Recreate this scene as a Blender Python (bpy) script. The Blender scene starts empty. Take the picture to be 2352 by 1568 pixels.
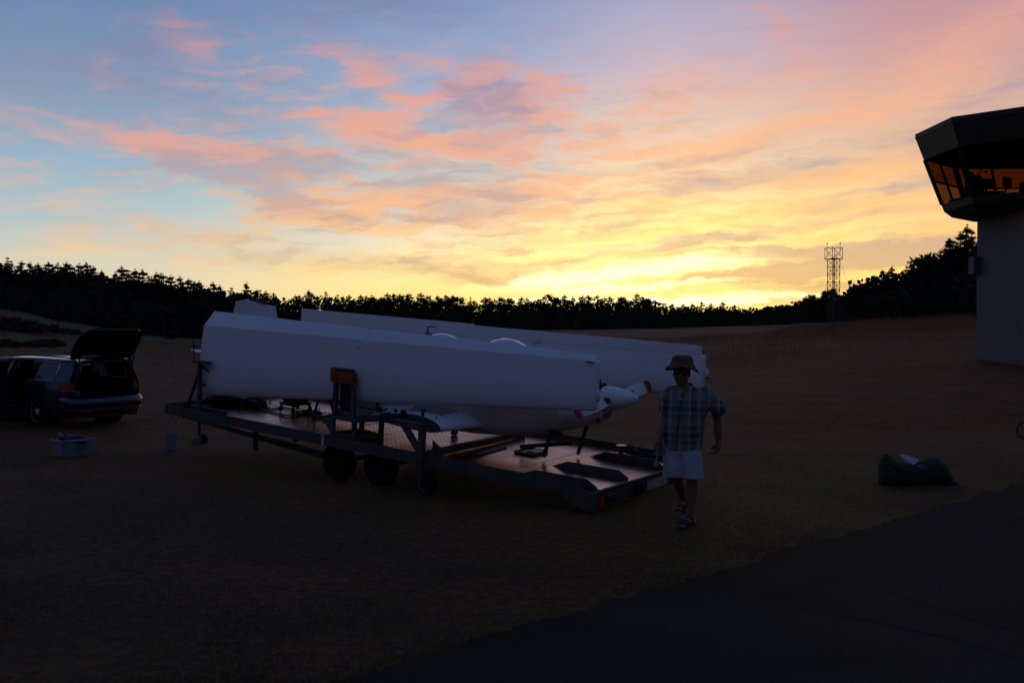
import bpy, bmesh, math, random
from mathutils import Vector, Matrix, noise
random.seed(7)
R = math.radians
scene = bpy.context.scene
col = scene.collection

# ------------------------------------------------------------------ camera
CAM_Z = 2.07                      # eye level above the lawn
PX, PCX, PHOR = 2300.0, 1176.0, 750.0   # focal length, centre column and horizon row of the photograph (2352 px wide)
cam_data = bpy.data.cameras.new('camera')
cam_data.sensor_width = 36.0
cam_data.lens = 36.0 * PX / 2352.0
cam_data.clip_start = 0.1
cam_data.clip_end = 9000.0
cam = bpy.data.objects.new('camera', cam_data)
cam.location = (0, 0, CAM_Z)
cam.rotation_euler = (R(90) - math.atan(34.0 / PX), 0, 0)
col.objects.link(cam)
scene.camera = cam
vs = scene.view_settings
vs.view_transform = 'Standard'
vs.look = 'None'
vs.exposure = 0.0
vs.gamma = 1.0
vs.use_curve_mapping = False
scene.cycles.max_bounces = 6
scene.cycles.diffuse_bounces = 3
scene.cycles.glossy_bounces = 4
scene.cycles.transparent_max_bounces = 12
scene.cycles.sample_clamp_indirect = 4.0
scene.cycles.use_denoising = True
scene.cycles.use_adaptive_sampling = True
scene.cycles.adaptive_threshold = 0.01
scene.cycles.adaptive_min_samples = 12

def lin(c):
    def f(v):
        v /= 255.0
        return v / 12.92 if v <= 0.04045 else ((v + 0.055) / 1.055) ** 2.4
    return (f(c[0]), f(c[1]), f(c[2]), 1.0)
# ------------------------------------------------------------------ world: dusk sky with lit clouds
world = bpy.data.worlds.new('World')
scene.world = world
world.use_nodes = True
wt = world.node_tree
wt.nodes.clear()
WN, WL = wt.nodes, wt.links

def wlink(val, sock):
    if isinstance(val, (int, float)):
        sock.default_value = val
    elif isinstance(val, (tuple, list)):
        sock.default_value = val
    else:
        WL.new(val, sock)

def wm(op, a, b=0.0, c=0.0, clamp=False):
    n = WN.new('ShaderNodeMath'); n.operation = op; n.use_clamp = clamp
    wlink(a, n.inputs[0]); wlink(b, n.inputs[1]); wlink(c, n.inputs[2])
    return n.outputs[0]

def wrange(v, a, b, c=0.0, d=1.0, mode='SMOOTHSTEP'):
    n = WN.new('ShaderNodeMapRange'); n.interpolation_type = mode
    wlink(v, n.inputs[0])
    for i, q in enumerate((a, b, c, d)):
        n.inputs[i + 1].default_value = q
    return n.outputs[0]

def wmix(f, a, b, blend='MIX'):
    n = WN.new('ShaderNodeMix'); n.data_type = 'RGBA'; n.blend_type = blend
    wlink(f, n.inputs[0]); wlink(a, n.inputs[6]); wlink(b, n.inputs[7])
    return n.outputs[2]

def wscale(c, f):
    n = WN.new('ShaderNodeVectorMath'); n.operation = 'SCALE'
    wlink(c, n.inputs[0]); wlink(f, n.inputs[3])
    return n.outputs[0]

def wcomb(x, y, z=0.0):
    n = WN.new('ShaderNodeCombineXYZ')
    wlink(x, n.inputs[0]); wlink(y, n.inputs[1]); wlink(z, n.inputs[2])
    return n.outputs[0]

def wadd(a, b):
    n = WN.new('ShaderNodeVectorMath'); n.operation = 'ADD'
    wlink(a, n.inputs[0]); wlink(b, n.inputs[1])
    return n.outputs[0]

def wnoise(vec, scale, detail=5.0, rough=0.55, dist=0.0, w=None):
    n = WN.new('ShaderNodeTexNoise'); n.noise_dimensions = '3D'
    wlink(vec, n.inputs['Vector']); n.inputs['Scale'].default_value = scale
    n.inputs['Detail'].default_value = detail; n.inputs['Roughness'].default_value = rough
    n.inputs['Distortion'].default_value = dist
    return n

tc = WN.new('ShaderNodeTexCoord')
sep = WN.new('ShaderNodeSeparateXYZ'); WL.new(tc.outputs['Generated'], sep.inputs[0])
dx, dy, dz = sep.outputs
az = wm('ARCTAN2', dx, dy)                       # 0 = ahead (north-west, towards the afterglow), + to the right
el = wm('ARCSINE', wm('MAXIMUM', dz, 0.0))

def sky_dir(px, py):
    a = math.atan((px - PCX) / PX)
    return a, math.atan((PHOR - py) / PX * math.cos(a))

def ramp(stops, top):
    """clear-sky colour by elevation: stops are (row in the photograph, colour[, gain])"""
    n = WN.new('ShaderNodeValToRGB'); n.color_ramp.interpolation = 'EASE'
    e = n.color_ramp.elements
    pts = [(math.atan((PHOR - s[0]) / PX) / 1.5708, lin(s[1]), s[2] if len(s) > 2 else 1.0) for s in stops]
    pts = [(max(0.0, p), c, g) for p, c, g in pts] + [(el_ / 90.0, lin(c_), 1.0) for el_, c_ in top]
    while len(e) < len(pts):
        e.new(1.0)
    for i, (p, c, g) in enumerate(sorted(pts, key=lambda q: q[0])):
        e[i].position = p; e[i].color = (c[0] * g, c[1] * g, c[2] * g, 1)
    n.color_ramp.interpolation = 'LINEAR'
    WL.new(elf, n.inputs[0])
    return n.outputs[0]

elf = wm('DIVIDE', el, 1.5708)
TOP = [(24, (86, 110, 158)), (36, (68, 90, 136)), (60, (56, 76, 120)), (90, (52, 70, 114))]
cL = ramp([(750, (242, 214, 160)), (650, (222, 210, 182)), (590, (196, 205, 198)), (520, (166, 196, 205)), (400, (146, 178, 200)), (250, (126, 152, 182)), (100, (108, 138, 176)), (0, (96, 126, 168))], TOP)
cC = ramp([(750, (255, 208, 100)), (690, (255, 226, 125)), (640, (250, 228, 165)), (580, (226, 220, 205)), (500, (200, 210, 212)), (420, (184, 200, 210)), (330, (166, 188, 208)), (200, (156, 176, 206)), (50, (138, 158, 196))], TOP)
cS = ramp([(750, (255, 222, 110), 1.4), (690, (255, 236, 132), 1.2), (620, (255, 242, 152), 1.08), (540, (255, 240, 164), 1.02), (450, (250, 220, 176)), (350, (226, 200, 190)), (200, (206, 184, 194)), (50, (176, 172, 198))], TOP)
cR = ramp([(750, (248, 190, 100)), (680, (250, 202, 118)), (600, (246, 198, 130)), (500, (238, 190, 140)), (400, (224, 178, 150)), (250, (206, 164, 158)), (100, (198, 152, 156)), (0, (186, 146, 160))], TOP)
cE = ramp([(750, (52, 50, 66)), (600, (56, 56, 78)), (300, (58, 64, 94)), (0, (58, 70, 108))], TOP[1:])   # away from the afterglow
base = wmix(wrange(az, -0.40, 0.02), cL, cC)
base = wmix(wrange(az, -0.04, 0.17), base, cS)
base = wmix(wrange(az, 0.15, 0.40), base, cR)
absaz = wm('ABSOLUTE', wm('SUBTRACT', az, 0.1))
base = wmix(wrange(absaz, 0.50, 1.45), base, cE)

# warped sky coordinates so that every cloud edge is ragged
pl = wm('ADD', dz, 0.10)
plane = wcomb(wm('DIVIDE', dx, pl), wm('DIVIDE', dy, pl), 0.0)     # a cloud deck seen in perspective
dirv = wcomb(az, wm('MULTIPLY', el, 2.6), 0.0)
n1 = wnoise(dirv, 6.5, 6.0, 0.6)
n2 = wnoise(dirv, 28.0, 5.0, 0.65)
sx1 = WN.new('ShaderNodeSeparateColor'); WL.new(n1.outputs['Color'], sx1.inputs[0])
sx2 = WN.new('ShaderNodeSeparateColor'); WL.new(n2.outputs['Color'], sx2.inputs[0])
waz = wm('ADD', az, wm('ADD', wm('MULTIPLY', wm('SUBTRACT', sx1.outputs[0], 0.5), 0.10), wm('MULTIPLY', wm('SUBTRACT', sx2.outputs[0], 0.5), 0.05)))
wel = wm('ADD', el, wm('ADD', wm('MULTIPLY', wm('SUBTRACT', sx1.outputs[1], 0.5), 0.036), wm('MULTIPLY', wm('SUBTRACT', sx2.outputs[1], 0.5), 0.014)))
wvec = wcomb(waz, wel, 0.0)

def wdot(v, k):
    n = WN.new('ShaderNodeVectorMath'); n.operation = 'DOT_PRODUCT'
    WL.new(v, n.inputs[0]); n.inputs[1].default_value = k
    return n.outputs['Value']

m_quad = wcomb(wm('MULTIPLY', waz, waz), wm('MULTIPLY', waz, wel), wm('MULTIPLY', wel, wel))
m_lin = wcomb(waz, wel, 1.0)

def blobs(feats):
    """sum of soft ragged cloud patches: (column, row, half-width, half-height, tilt, weight)"""
    tot = None
    for (px, py, sx, sy, ang, wgt) in feats:
        a, e = sky_dir(px, py)
        c, s_ = math.cos(R(ang)), math.sin(R(ang))
        gx, gy = PX / (BLOB * sx), PX / (BLOB * sy)
        # r^2 = (gx*(c*(x-a)+s*(y-e)))^2 + (gy*(-s*(x-a)+c*(y-e)))^2
        A = gx * gx * c * c + gy * gy * s_ * s_
        B = 2 * c * s_ * (gx * gx - gy * gy)
        C = gx * gx * s_ * s_ + gy * gy * c * c
        k1 = (-A, -B, -C)
        k2 = (2 * A * a + B * e, 2 * C * e + B * a, 1.0 - (A * a * a + B * a * e + C * e * e))
        t = wm('ADD', wdot(m_quad, k1), wdot(m_lin, k2), clamp=True)
        t = wm('MULTIPLY', t, t)
        tot = wm('MULTIPLY', t, wgt) if tot is None else wm('MULTIPLY_ADD', t, wgt, tot)
    return tot

BLOB = 2.5
LIT = [(470, 338, 125, 22, -4, 1.5), (395, 330, 45, 10, -25, .4), (424, 89, 48, 28, -30, .9), (231, 172, 18, 24, 0, .7), (45, 295, 85, 9, -8, .5),
       (45, 262, 80, 7, -6, .35), (45, 365, 45, 8, -3, .45), (35, 400, 60, 8, 0, .4), (285, 422, 95, 12, 20, .55), (150, 490, 190, 38, -11, .55),
       (185, 545, 40, 10, 25, .45), (93, 582, 70, 14, 3, .6), (382, 580, 130, 26, 0, .6), (705, 470, 75, 20, 8, 1.2), (750, 515, 110, 13, -7, 1.2),
       (690, 388, 60, 22, -20, .55), (720, 350, 40, 14, -20, .5), (865, 272, 62, 26, 15, 1.15), (800, 270, 70, 18, 0, .6), (950, 313, 70, 12, -8, 1.3),
       (1055, 204, 62, 13, 17, 1.2), (860, 172, 100, 20, -28, .8), (1030, 160, 120, 22, 0, .65), (1155, 275, 80, 52, 10, 1.15), (1235, 238, 52, 34, 20, .9),
       (1030, 342, 120, 22, 0, .8), (1050, 365, 70, 10, -4, .6), (860, 463, 130, 14, 3, .9), (1200, 433, 160, 18, 7, .95), (987, 528, 120, 8, 0, .7),
       (1080, 497, 90, 9, 2, .7), (860, 610, 160, 14, -3, .7), (640, 620, 120, 12, 0, .6), (1290, 500, 120, 10, 5, .6), (1240, 560, 130, 12, 10, .8),
       (1785, 70, 105, 18, -50, 1.0), (2180, 110, 220, 40, 12, .5), (2320, 30, 120, 30, 15, .4), (1619, 213, 110, 42, 0, .65), (1553, 340, 150, 12, 6, 1.0),
       (1900, 275, 260, 18, 12, .9), (1775, 319, 130, 12, 11, .65), (1996, 390, 170, 22, 8, .8), (1510, 440, 260, 20, 6, .9), (2085, 479, 130, 14, 8, .8),
       (2085, 538, 170, 10, 4, .9), (1820, 480, 150, 16, 6, .7), (1900, 592, 200, 9, 5, .9), (1780, 655, 160, 14, 4, .9), (1320, 650, 150, 14, 2, .8),
       (2010, 200, 160, 26, 20, .5), (1360, 330, 140, 20, 4, .45), (120, 640, 160, 14, -4, .5), (520, 545, 120, 16, 0, .5), (1480, 250, 120, 30, 15, .4)]
SHADE = [(127, 131, 150, 22, 0, .8), (318, 116, 110, 22, 14, .8), (382, 222, 200, 44, 0, .5), (100, 210, 160, 30, 0, .4), (530, 405, 100, 26, -17, .85),
         (424, 372, 60, 16, -20, .8), (640, 378, 90, 34, -10, .6), (735, 365, 60, 22, -10, .5), (1110, 218, 80, 26, -10, 1.0), (1130, 285, 90, 40, 0, .55),
         (945, 395, 170, 20, 0, .9), (1105, 478, 110, 24, 5, 1.0), (1000, 440, 120, 14, 0, .5), (990, 618, 150, 14, -3, .9), (760, 495, 80, 10, 0, .6),
         (640, 440, 90, 14, -14, .6), (2180, 575, 230, 17, 3, 2.1), (1840, 624, 140, 12, 6, 1.9), (1735, 583, 160, 8, 3, 1.4), (1640, 352, 150, 8, 9, .5),
         (1597, 553, 130, 8, 4, 1.4), (2000, 322, 200, 20, 8, .3), (2085, 428, 170, 12, 9, .7), (796, 17, 150, 44, 0, .7), (1080, 40, 140, 30, 0, .3),
         (900, 340, 60, 14, -10, .5), (1750, 395, 200, 18, 7, .55), (1950, 500, 200, 8, 5, .6), (1330, 600, 120, 9, 8, .6), (1200, 640, 140, 8, 2, .6),
         (2150, 640, 200, 9, 3, .6), (1760, 690, 120, 7, 2, .8), (560, 590, 140, 10, 0, .35), (1650, 640, 130, 6, 3, .7), (2270, 240, 130, 40, 25, .45), (1440, 490, 130, 7, 5, .5)]
HOT = [(1400, 634, 190, 8, 4, 1.1), (1430, 658, 170, 5, 2, .9), (1560, 686, 210, 8, 0, 1.2), (1470, 606, 160, 8, 5, .5), (1640, 602, 120, 5, 4, .4), (1330, 690, 170, 7, 0, .5), (1440, 568, 150, 8, 5, .35)]
lit_s, shade_s, hot_s = blobs(LIT), blobs(SHADE), blobs(HOT)
# fine structure: streaks drawn out along the deck
fine = wnoise(wcomb(wm('MULTIPLY', waz, 1.0), wm('MULTIPLY', wel, 4.5), 0.3), 15.0, 7.0, 0.62, 0.5).outputs['Fac']
streak = wnoise(wcomb(wm('ADD', waz, wm('MULTIPLY', wel, 0.8)), wm('MULTIPLY', wm('SUBTRACT', wel, wm('MULTIPLY', waz, 0.07)), 13.0), 0.7), 6.0, 6.0, 0.58, 0.3).outputs['Fac']
deck = wnoise(plane, 1.1, 6.0, 0.6, 0.4).outputs['Fac']
fine2 = wnoise(wcomb(wm('MULTIPLY', waz, 1.0), wm('MULTIPLY', wel, 4.0), 5.3), 13.0, 6.0, 0.62, 0.5).outputs['Fac']
lit = wm('MULTIPLY', lit_s, wm('MULTIPLY_ADD', fine, 3.0, -0.75))
lit = wm('ADD', lit, wm('MULTIPLY', wm('MULTIPLY', wrange(deck, 0.52, 0.75), 0.16), wrange(absaz, 0.5, 1.5, 1.0, 0.0)))
right = wrange(az, -0.10, 0.25)
low = wm('MULTIPLY', wrange(el, 0.04, 0.26, 1.0, 0.35), wm('MULTIPLY', wm('MULTIPLY_ADD', right, 0.75, 0.25), wrange(absaz, 0.5, 1.3, 1.0, 0.0)))
lit = wm('ADD', lit, wm('MULTIPLY', wm('MULTIPLY', wrange(streak, 0.47, 0.72), low), 0.55))
shade = wm('MULTIPLY', shade_s, wm('MULTIPLY_ADD', fine2, 3.4, -0.85))
shade = wm('ADD', shade, wm('MULTIPLY', wm('MULTIPLY', wrange(streak, 0.54, 0.30), low), 0.75))
wisp = wnoise(wcomb(waz, wm('MULTIPLY', wm('SUBTRACT', wel, wm('MULTIPLY', waz, 0.06)), 5.0), 9.1), 24.0, 5.0, 0.52, 0.3).outputs['Fac']
wisp2 = wnoise(wcomb(waz, wm('MULTIPLY', wm('SUBTRACT', wel, wm('MULTIPLY', waz, 0.04)), 5.5), 2.1), 16.0, 5.0, 0.52, 0.3).outputs['Fac']
wz = wm('MULTIPLY', blobs([(1000, 330, 400, 150, 0, 1.3), (760, 480, 300, 70, 0, .8), (1100, 560, 420, 70, 0, .8), (330, 470, 330, 100, -5, .38), (1750, 300, 460, 170, 8, .34), (480, 90, 260, 80, -15, .35), (2000, 520, 330, 90, 4, .7), (100, 330, 200, 80, 0, .22)]), 0.85)
lit = wm('ADD', lit, wm('MULTIPLY', wrange(wisp, 0.40, 0.78), wz))
shade = wm('ADD', shade, wm('MULTIPLY', wrange(wisp2, 0.44, 0.80), wm('MULTIPLY', wz, 0.70)))
lit = wrange(lit, -0.1, 1.35)
shade = wrange(shade, -0.05, 1.35)
LTOP = [(24, (150, 110, 125)), (50, (76, 80, 114)), (90, (56, 74, 118))]
litR = ramp([(750, (255, 205, 95), 1.2), (640, (255, 214, 108), 1.1), (560, (255, 200, 116)), (470, (255, 194, 126)), (340, (250, 188, 140)), (200, (232, 172, 150)), (60, (220, 156, 148))], LTOP)
litC = ramp([(750, (255, 205, 95), 1.1), (640, (255, 222, 130)), (560, (252, 208, 150)), (500, (253, 184, 122)), (400, (250, 172, 126)), (280, (244, 164, 132)), (170, (222, 160, 150)), (60, (196, 144, 154))], LTOP)
litL = ramp([(750, (246, 212, 150)), (620, (244, 212, 160)), (540, (228, 192, 162)), (470, (222, 186, 164)), (360, (240, 164, 138)), (260, (226, 158, 146)), (120, (200, 146, 152))], LTOP)
litcol = wmix(wrange(az, -0.34, -0.16), litL, litC)
litcol = wmix(wrange(az, 0.02, 0.18), litcol, litR)
shcol = ramp([(750, (205, 150, 95)), (640, (196, 160, 128)), (560, (180, 154, 148)), (470, (186, 162, 162)), (380, (164, 154, 168)), (220, (136, 140, 172)), (60, (118, 128, 168))], [(24, (90, 104, 150)), (50, (66, 84, 128)), (90, (60, 82, 125))])
glow = blobs([(1500, 625, 360, 95, 3, 1.0), (1470, 560, 600, 180, 4, .40)])
base = wmix(wm('MULTIPLY', glow, 0.72), base, (1.35, 1.00, 0.34, 1))
lit = wm('MULTIPLY', lit, wm('MULTIPLY_ADD', glow, -0.30, 1.0))
sky = wmix(wm('MULTIPLY', lit, 0.82), base, litcol)
sky = wmix(wm('MULTIPLY', shade, 0.68), sky, shcol)
hot = wrange(wm('MULTIPLY', hot_s, wm('MULTIPLY_ADD', streak, 2.0, 0.1)), 0.05, 1.2)
sky = wmix(wm('MULTIPLY', hot, 0.9), sky, (1.7, 1.5, 0.80, 1))
# the physical sky of the same hour underneath, sun just under the tree line
nish = WN.new('ShaderNodeTexSky'); nish.sky_type = 'NISHITA'; nish.sun_disc = False
nish.sun_elevation = R(0.0); nish.sun_rotation = R(8.0); nish.air_density = 1.0; nish.dust_density = 2.0
bg1 = WN.new('ShaderNodeBackground'); WL.new(sky, bg1.inputs[0]); bg1.inputs[1].default_value = 1.0
bg2 = WN.new('ShaderNodeBackground'); WL.new(nish.outputs[0], bg2.inputs[0]); bg2.inputs[1].default_value = 0.02
addb = WN.new('ShaderNodeAddShader'); WL.new(bg1.outputs[0], addb.inputs[0]); WL.new(bg2.outputs[0], addb.inputs[1])
wout = WN.new('ShaderNodeOutputWorld'); WL.new(addb.outputs[0], wout.inputs[0])
world.cycles.sampling_method = 'MANUAL'
world.cycles.sample_map_resolution = 1024
# ------------------------------------------------------------------ helpers
MATS = {}

def mat(name, color, rough=0.6, metal=0.0, spec=0.5, var=0.0, vscale=8.0, color2=None, bump=0.0, bscale=40.0, coat=0.0, trans=0.0, alpha=1.0, ior=1.45, dirt=None):
    """procedural principled material: two-tone noise colour, roughness break-up and fine relief in object space"""
    if name in MATS:
        return MATS[name]
    m = bpy.data.materials.new(name); m.use_nodes = True
    nt = m.node_tree; b = nt.nodes['Principled BSDF']
    b.inputs['Base Color'].default_value = (*color, 1)
    b.inputs['Roughness'].default_value = rough
    b.inputs['Metallic'].default_value = metal
    b.inputs['Specular IOR Level'].default_value = spec
    b.inputs['Coat Weight'].default_value = coat
    b.inputs['Coat Roughness'].default_value = 0.08
    b.inputs['Transmission Weight'].default_value = trans
    b.inputs['IOR'].default_value = ior
    b.inputs['Alpha'].default_value = alpha
    tcn = nt.nodes.new('ShaderNodeTexCoord')
    if var > 0 or color2:
        n = nt.nodes.new('ShaderNodeTexNoise'); n.inputs['Scale'].default_value = vscale; n.inputs['Detail'].default_value = 5
        nt.links.new(tcn.outputs['Object'], n.inputs['Vector'])
        mr = nt.nodes.new('ShaderNodeMapRange'); mr.inputs[1].default_value = 0.3; mr.inputs[2].default_value = 0.7
        nt.links.new(n.outputs['Fac'], mr.inputs[0])
        mx = nt.nodes.new('ShaderNodeMix'); mx.data_type = 'RGBA'
        c2 = color2 if color2 else tuple(c * (1 - var) for c in color)
        mx.inputs[6].default_value = (*color, 1); mx.inputs[7].default_value = (*c2, 1)
        nt.links.new(mr.outputs[0], mx.inputs[0]); nt.links.new(mx.outputs[2], b.inputs['Base Color'])
        mr2 = nt.nodes.new('ShaderNodeMapRange'); mr2.inputs[3].default_value = max(0.02, rough - 0.08); mr2.inputs[4].default_value = min(1, rough + 0.1)
        nt.links.new(n.outputs['Fac'], mr2.inputs[0]); nt.links.new(mr2.outputs[0], b.inputs['Roughness'])
    if bump > 0:
        n2 = nt.nodes.new('ShaderNodeTexNoise'); n2.inputs['Scale'].default_value = bscale; n2.inputs['Detail'].default_value = 4
        nt.links.new(tcn.outputs['Object'], n2.inputs['Vector'])
        bp = nt.nodes.new('ShaderNodeBump'); bp.inputs['Strength'].default_value = bump; bp.inputs['Distance'].default_value = 0.01
        nt.links.new(n2.outputs['Fac'], bp.inputs['Height']); nt.links.new(bp.outputs[0], b.inputs['Normal'])
    MATS[name] = m
    return m

def V(*a):
    return Vector(a)

def add_box(bm, c, s, rot=None, bevel=0.0):
    """box with centre c, full size s, optional rotation matrix"""
    M = Matrix.Translation(Vector(c)) @ ((rot.to_4x4() if rot else Matrix.Identity(4)) @ Matrix.Diagonal((s[0], s[1], s[2], 1)))
    r = bmesh.ops.create_cube(bm, size=1.0, matrix=M)
    if bevel > 0:
        es = list({e for v in r['verts'] for e in v.link_edges})
        bmesh.ops.bevel(bm, geom=es, offset=bevel, segments=2, affect='EDGES', profile=0.5)

def frame_for(d):
    d = d.normalized()
    up = Vector((0, 0, 1)) if abs(d.z) < 0.95 else Vector((1, 0, 0))
    s = d.cross(up).normalized(); u = s.cross(d).normalized()
    return s, u

def add_beam(bm, p, q, w, h=None, roll=0.0, bevel=0.0):
    """rectangular bar from p to q"""
    p, q = Vector(p), Vector(q); h = w if h is None else h
    d = (q - p); L = d.length; s, u = frame_for(d)
    if roll:
        m = Matrix.Rotation(roll, 3, d.normalized()); s, u = m @ s, m @ u
    rot = Matrix((s, d.normalized(), u)).transposed()
    add_box(bm, (p + q) / 2, (w, L, h), rot, bevel)

def add_tube(bm, pts, rad, seg=8, caps=True, closed=False):
    """round tube through points; rad a number or one per point"""
    pts = [Vector(p) for p in pts]; n = len(pts)
    rads = rad if isinstance(rad, (list, tuple)) else [rad] * n
    rings = []; s = None
    for i, p in enumerate(pts):
        if closed:
            d = pts[(i + 1) % n] - pts[i - 1]
        else:
            d = pts[min(i + 1, n - 1)] - pts[max(i - 1, 0)]
        d = d.normalized()
        if s is None:
            s, u = frame_for(d)
        else:
            s = (s - d * s.dot(d))
            s = s.normalized() if s.length > 1e-6 else frame_for(d)[0]
            u = s.cross(d).normalized()
        rings.append([bm.verts.new(p + (s * math.cos(2 * math.pi * k / seg) + u * math.sin(2 * math.pi * k / seg)) * rads[i]) for k in range(seg)])
    m = n if closed else n - 1
    for i in range(m):
        a, b = rings[i], rings[(i + 1) % n]
        for k in range(seg):
            bm.faces.new((a[k], a[(k + 1) % seg], b[(k + 1) % seg], b[k]))
    if caps and not closed:
        bm.faces.new(rings[0][::-1]); bm.faces.new(rings[-1])

def add_loft(bm, rings, cap0=True, cap1=True, closed=True):
    """skin between equal-length rings of points"""
    vr = [[bm.verts.new(Vector(p)) for p in r] for r in rings]
    n = len(vr[0])
    for a, b in zip(vr, vr[1:]):
        for k in range(n if closed else n - 1):
            bm.faces.new((a[k], a[(k + 1) % n], b[(k + 1) % n], b[k]))
    if cap0: bm.faces.new(vr[0][::-1])
    if cap1: bm.faces.new(vr[-1])
    return vr

def add_prism(bm, poly, axis, a, b):
    """extrude a 2-D polygon along axis ('x','y','z') from a to b"""
    def P(u, v, w):
        return {'x': (w, u, v), 'y': (u, w, v), 'z': (u, v, w)}[axis]
    r0 = [bm.verts.new(P(u, v, a)) for u, v in poly]; r1 = [bm.verts.new(P(u, v, b)) for u, v in poly]
    n = len(poly)
    for k in range(n):
        bm.faces.new((r0[k], r0[(k + 1) % n], r1[(k + 1) % n], r1[k]))
    bm.faces.new(r0[::-1]); bm.faces.new(r1)

def add_lathe(bm, prof, c=(0, 0, 0), axis='z', seg=24, cap=True):
    """revolve (radius, height) pairs about an axis through c"""
    c = Vector(c); rings = []
    for r, h in prof:
        ring = []
        for k in range(seg):
            a = 2 * math.pi * k / seg; x, y = r * math.cos(a), r * math.sin(a)
            ring.append(c + {'z': Vector((x, y, h)), 'x': Vector((h, x, y)), 'y': Vector((y, h, x))}[axis])
        rings.append(ring)
    add_loft(bm, rings, cap, cap)

def add_ball(bm, c, r, seg=12, scale=(1, 1, 1), rot=None):
    M = Matrix.Translation(Vector(c)) @ ((rot.to_4x4() if rot else Matrix.Identity(4)) @ Matrix.Diagonal((scale[0], scale[1], scale[2], 1)))
    bmesh.ops.create_uvsphere(bm, u_segments=seg, v_segments=max(6, seg // 2 + 2), radius=r, matrix=M)

def mesh_from(bm, name, smooth=False, weld=False):
    bmesh.ops.recalc_face_normals(bm, faces=bm.faces)
    me = bpy.data.meshes.new(name); bm.to_mesh(me); bm.free()
    if smooth:
        me.polygons.foreach_set('use_smooth', [True] * len(me.polygons))
        try:
            me.set_sharp_from_angle(angle=R(smooth if not isinstance(smooth, bool) else 40))
        except Exception:
            pass
    return me

def obj(name, bm, m, parent=None, smooth=False, label=None):
    me = mesh_from(bm, name, smooth) if isinstance(bm, bmesh.types.BMesh) else bm
    o = bpy.data.objects.new(name, me)
    if m is not None and not me.materials:
        me.materials.append(m)
    col.objects.link(o)
    if parent is not None:
        o.parent = parent
    if label:
        o['label'] = label
    return o

def tag(o, label, cat, group=None):
    o['label'] = label; o['category'] = cat
    if group: o['group'] = group
    return o

def thing(name, label, cat, mtx=None, group=None):
    o = bpy.data.objects.new(name, None); o.empty_display_size = 0.2; col.objects.link(o)
    if mtx is not None:
        o.matrix_world = mtx
    return tag(o, label, cat, group)

def B(fn, *a, **k):
    """bmesh built by one or more calls"""
    bm = bmesh.new(); fn(bm, *a, **k); return bm

def BM(*calls):
    bm = bmesh.new()
    for c in calls:
        f, a = c[0], c[1:]
        kw = a[-1] if a and isinstance(a[-1], dict) else {}
        f(bm, *(a[:-1] if kw else a), **kw)
    return bm

def copy_tree(o, parent=None):
    c = o.copy(); col.objects.link(c); c.parent = parent
    for ch in [x for x in KIDS.get(o.name, [])]:
        copy_tree(ch, c)
    return c
KIDS = {}
def note_kids(root):
    for o in bpy.data.objects:
        if o.parent:
            KIDS.setdefault(o.parent.name, [])
            if o not in KIDS[o.parent.name]:
                KIDS[o.parent.name].append(o)

def T(x, y, z, rz=0.0):
    return Matrix.Translation((x, y, z)) @ Matrix.Rotation(rz, 4, 'Z')

# ------------------------------------------------------------------ lie of the land
EDGE = [  # column in the photograph, row and distance of the far edge of the field
    (-1400, 690, 200), (-400, 700, 210), (0, 708, 210), (180, 742, 205), (330, 771, 200), (460, 778, 205), (700, 766, 290), (1000, 760, 360), (1330, 757, 380),
    (1500, 754, 370), (1700, 748, 300), (1860, 741, 165), (2050, 733, 140), (2240, 728, 132), (2800, 722, 130), (3800, 718, 130)]

def edge_at(px):
    for (a, b) in zip(EDGE, EDGE[1:]):
        if px <= b[0]:
            t = max(0.0, (px - a[0]) / (b[0] - a[0])); t = t * t * (3 - 2 * t)
            row = a[1] + (b[1] - a[1]) * t; d = a[2] + (b[2] - a[2]) * t
            return d, CAM_Z + (PHOR - row) / PX * d
    d = EDGE[-1][2]
    return d, CAM_Z + (PHOR - EDGE[-1][1]) / PX * d

def ground_z(x, y):
    if y < 18:
        return 0.0
    px = PCX + PX * max(-1.2, min(1.2, x / y))
    d, zf = edge_at(px)
    s = (y - 18) / (d - 18)
    if s <= 1:
        z = zf * s * min(1.0, (y - 18) / 12 * 0.7 + 0.3)
    else:
        z = zf + (y - d) * (0.035 if px < 400 else 0.012 * max(0, 1 - (px - 400) / 300)) * min(1.0, (y - d) / 60)
    if y > 24:
        z += 0.10 * noise.noise(Vector((x * 0.05, y * 0.05, 0))) * min(1, (y - 24) / 40)
    return z

def at(px, y, z=None):
    """world point in column px of the photograph at depth y, on the ground by default"""
    x = (px - PCX) / PX * y
    return Vector((x, y, ground_z(x, y) if z is None else z))
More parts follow.
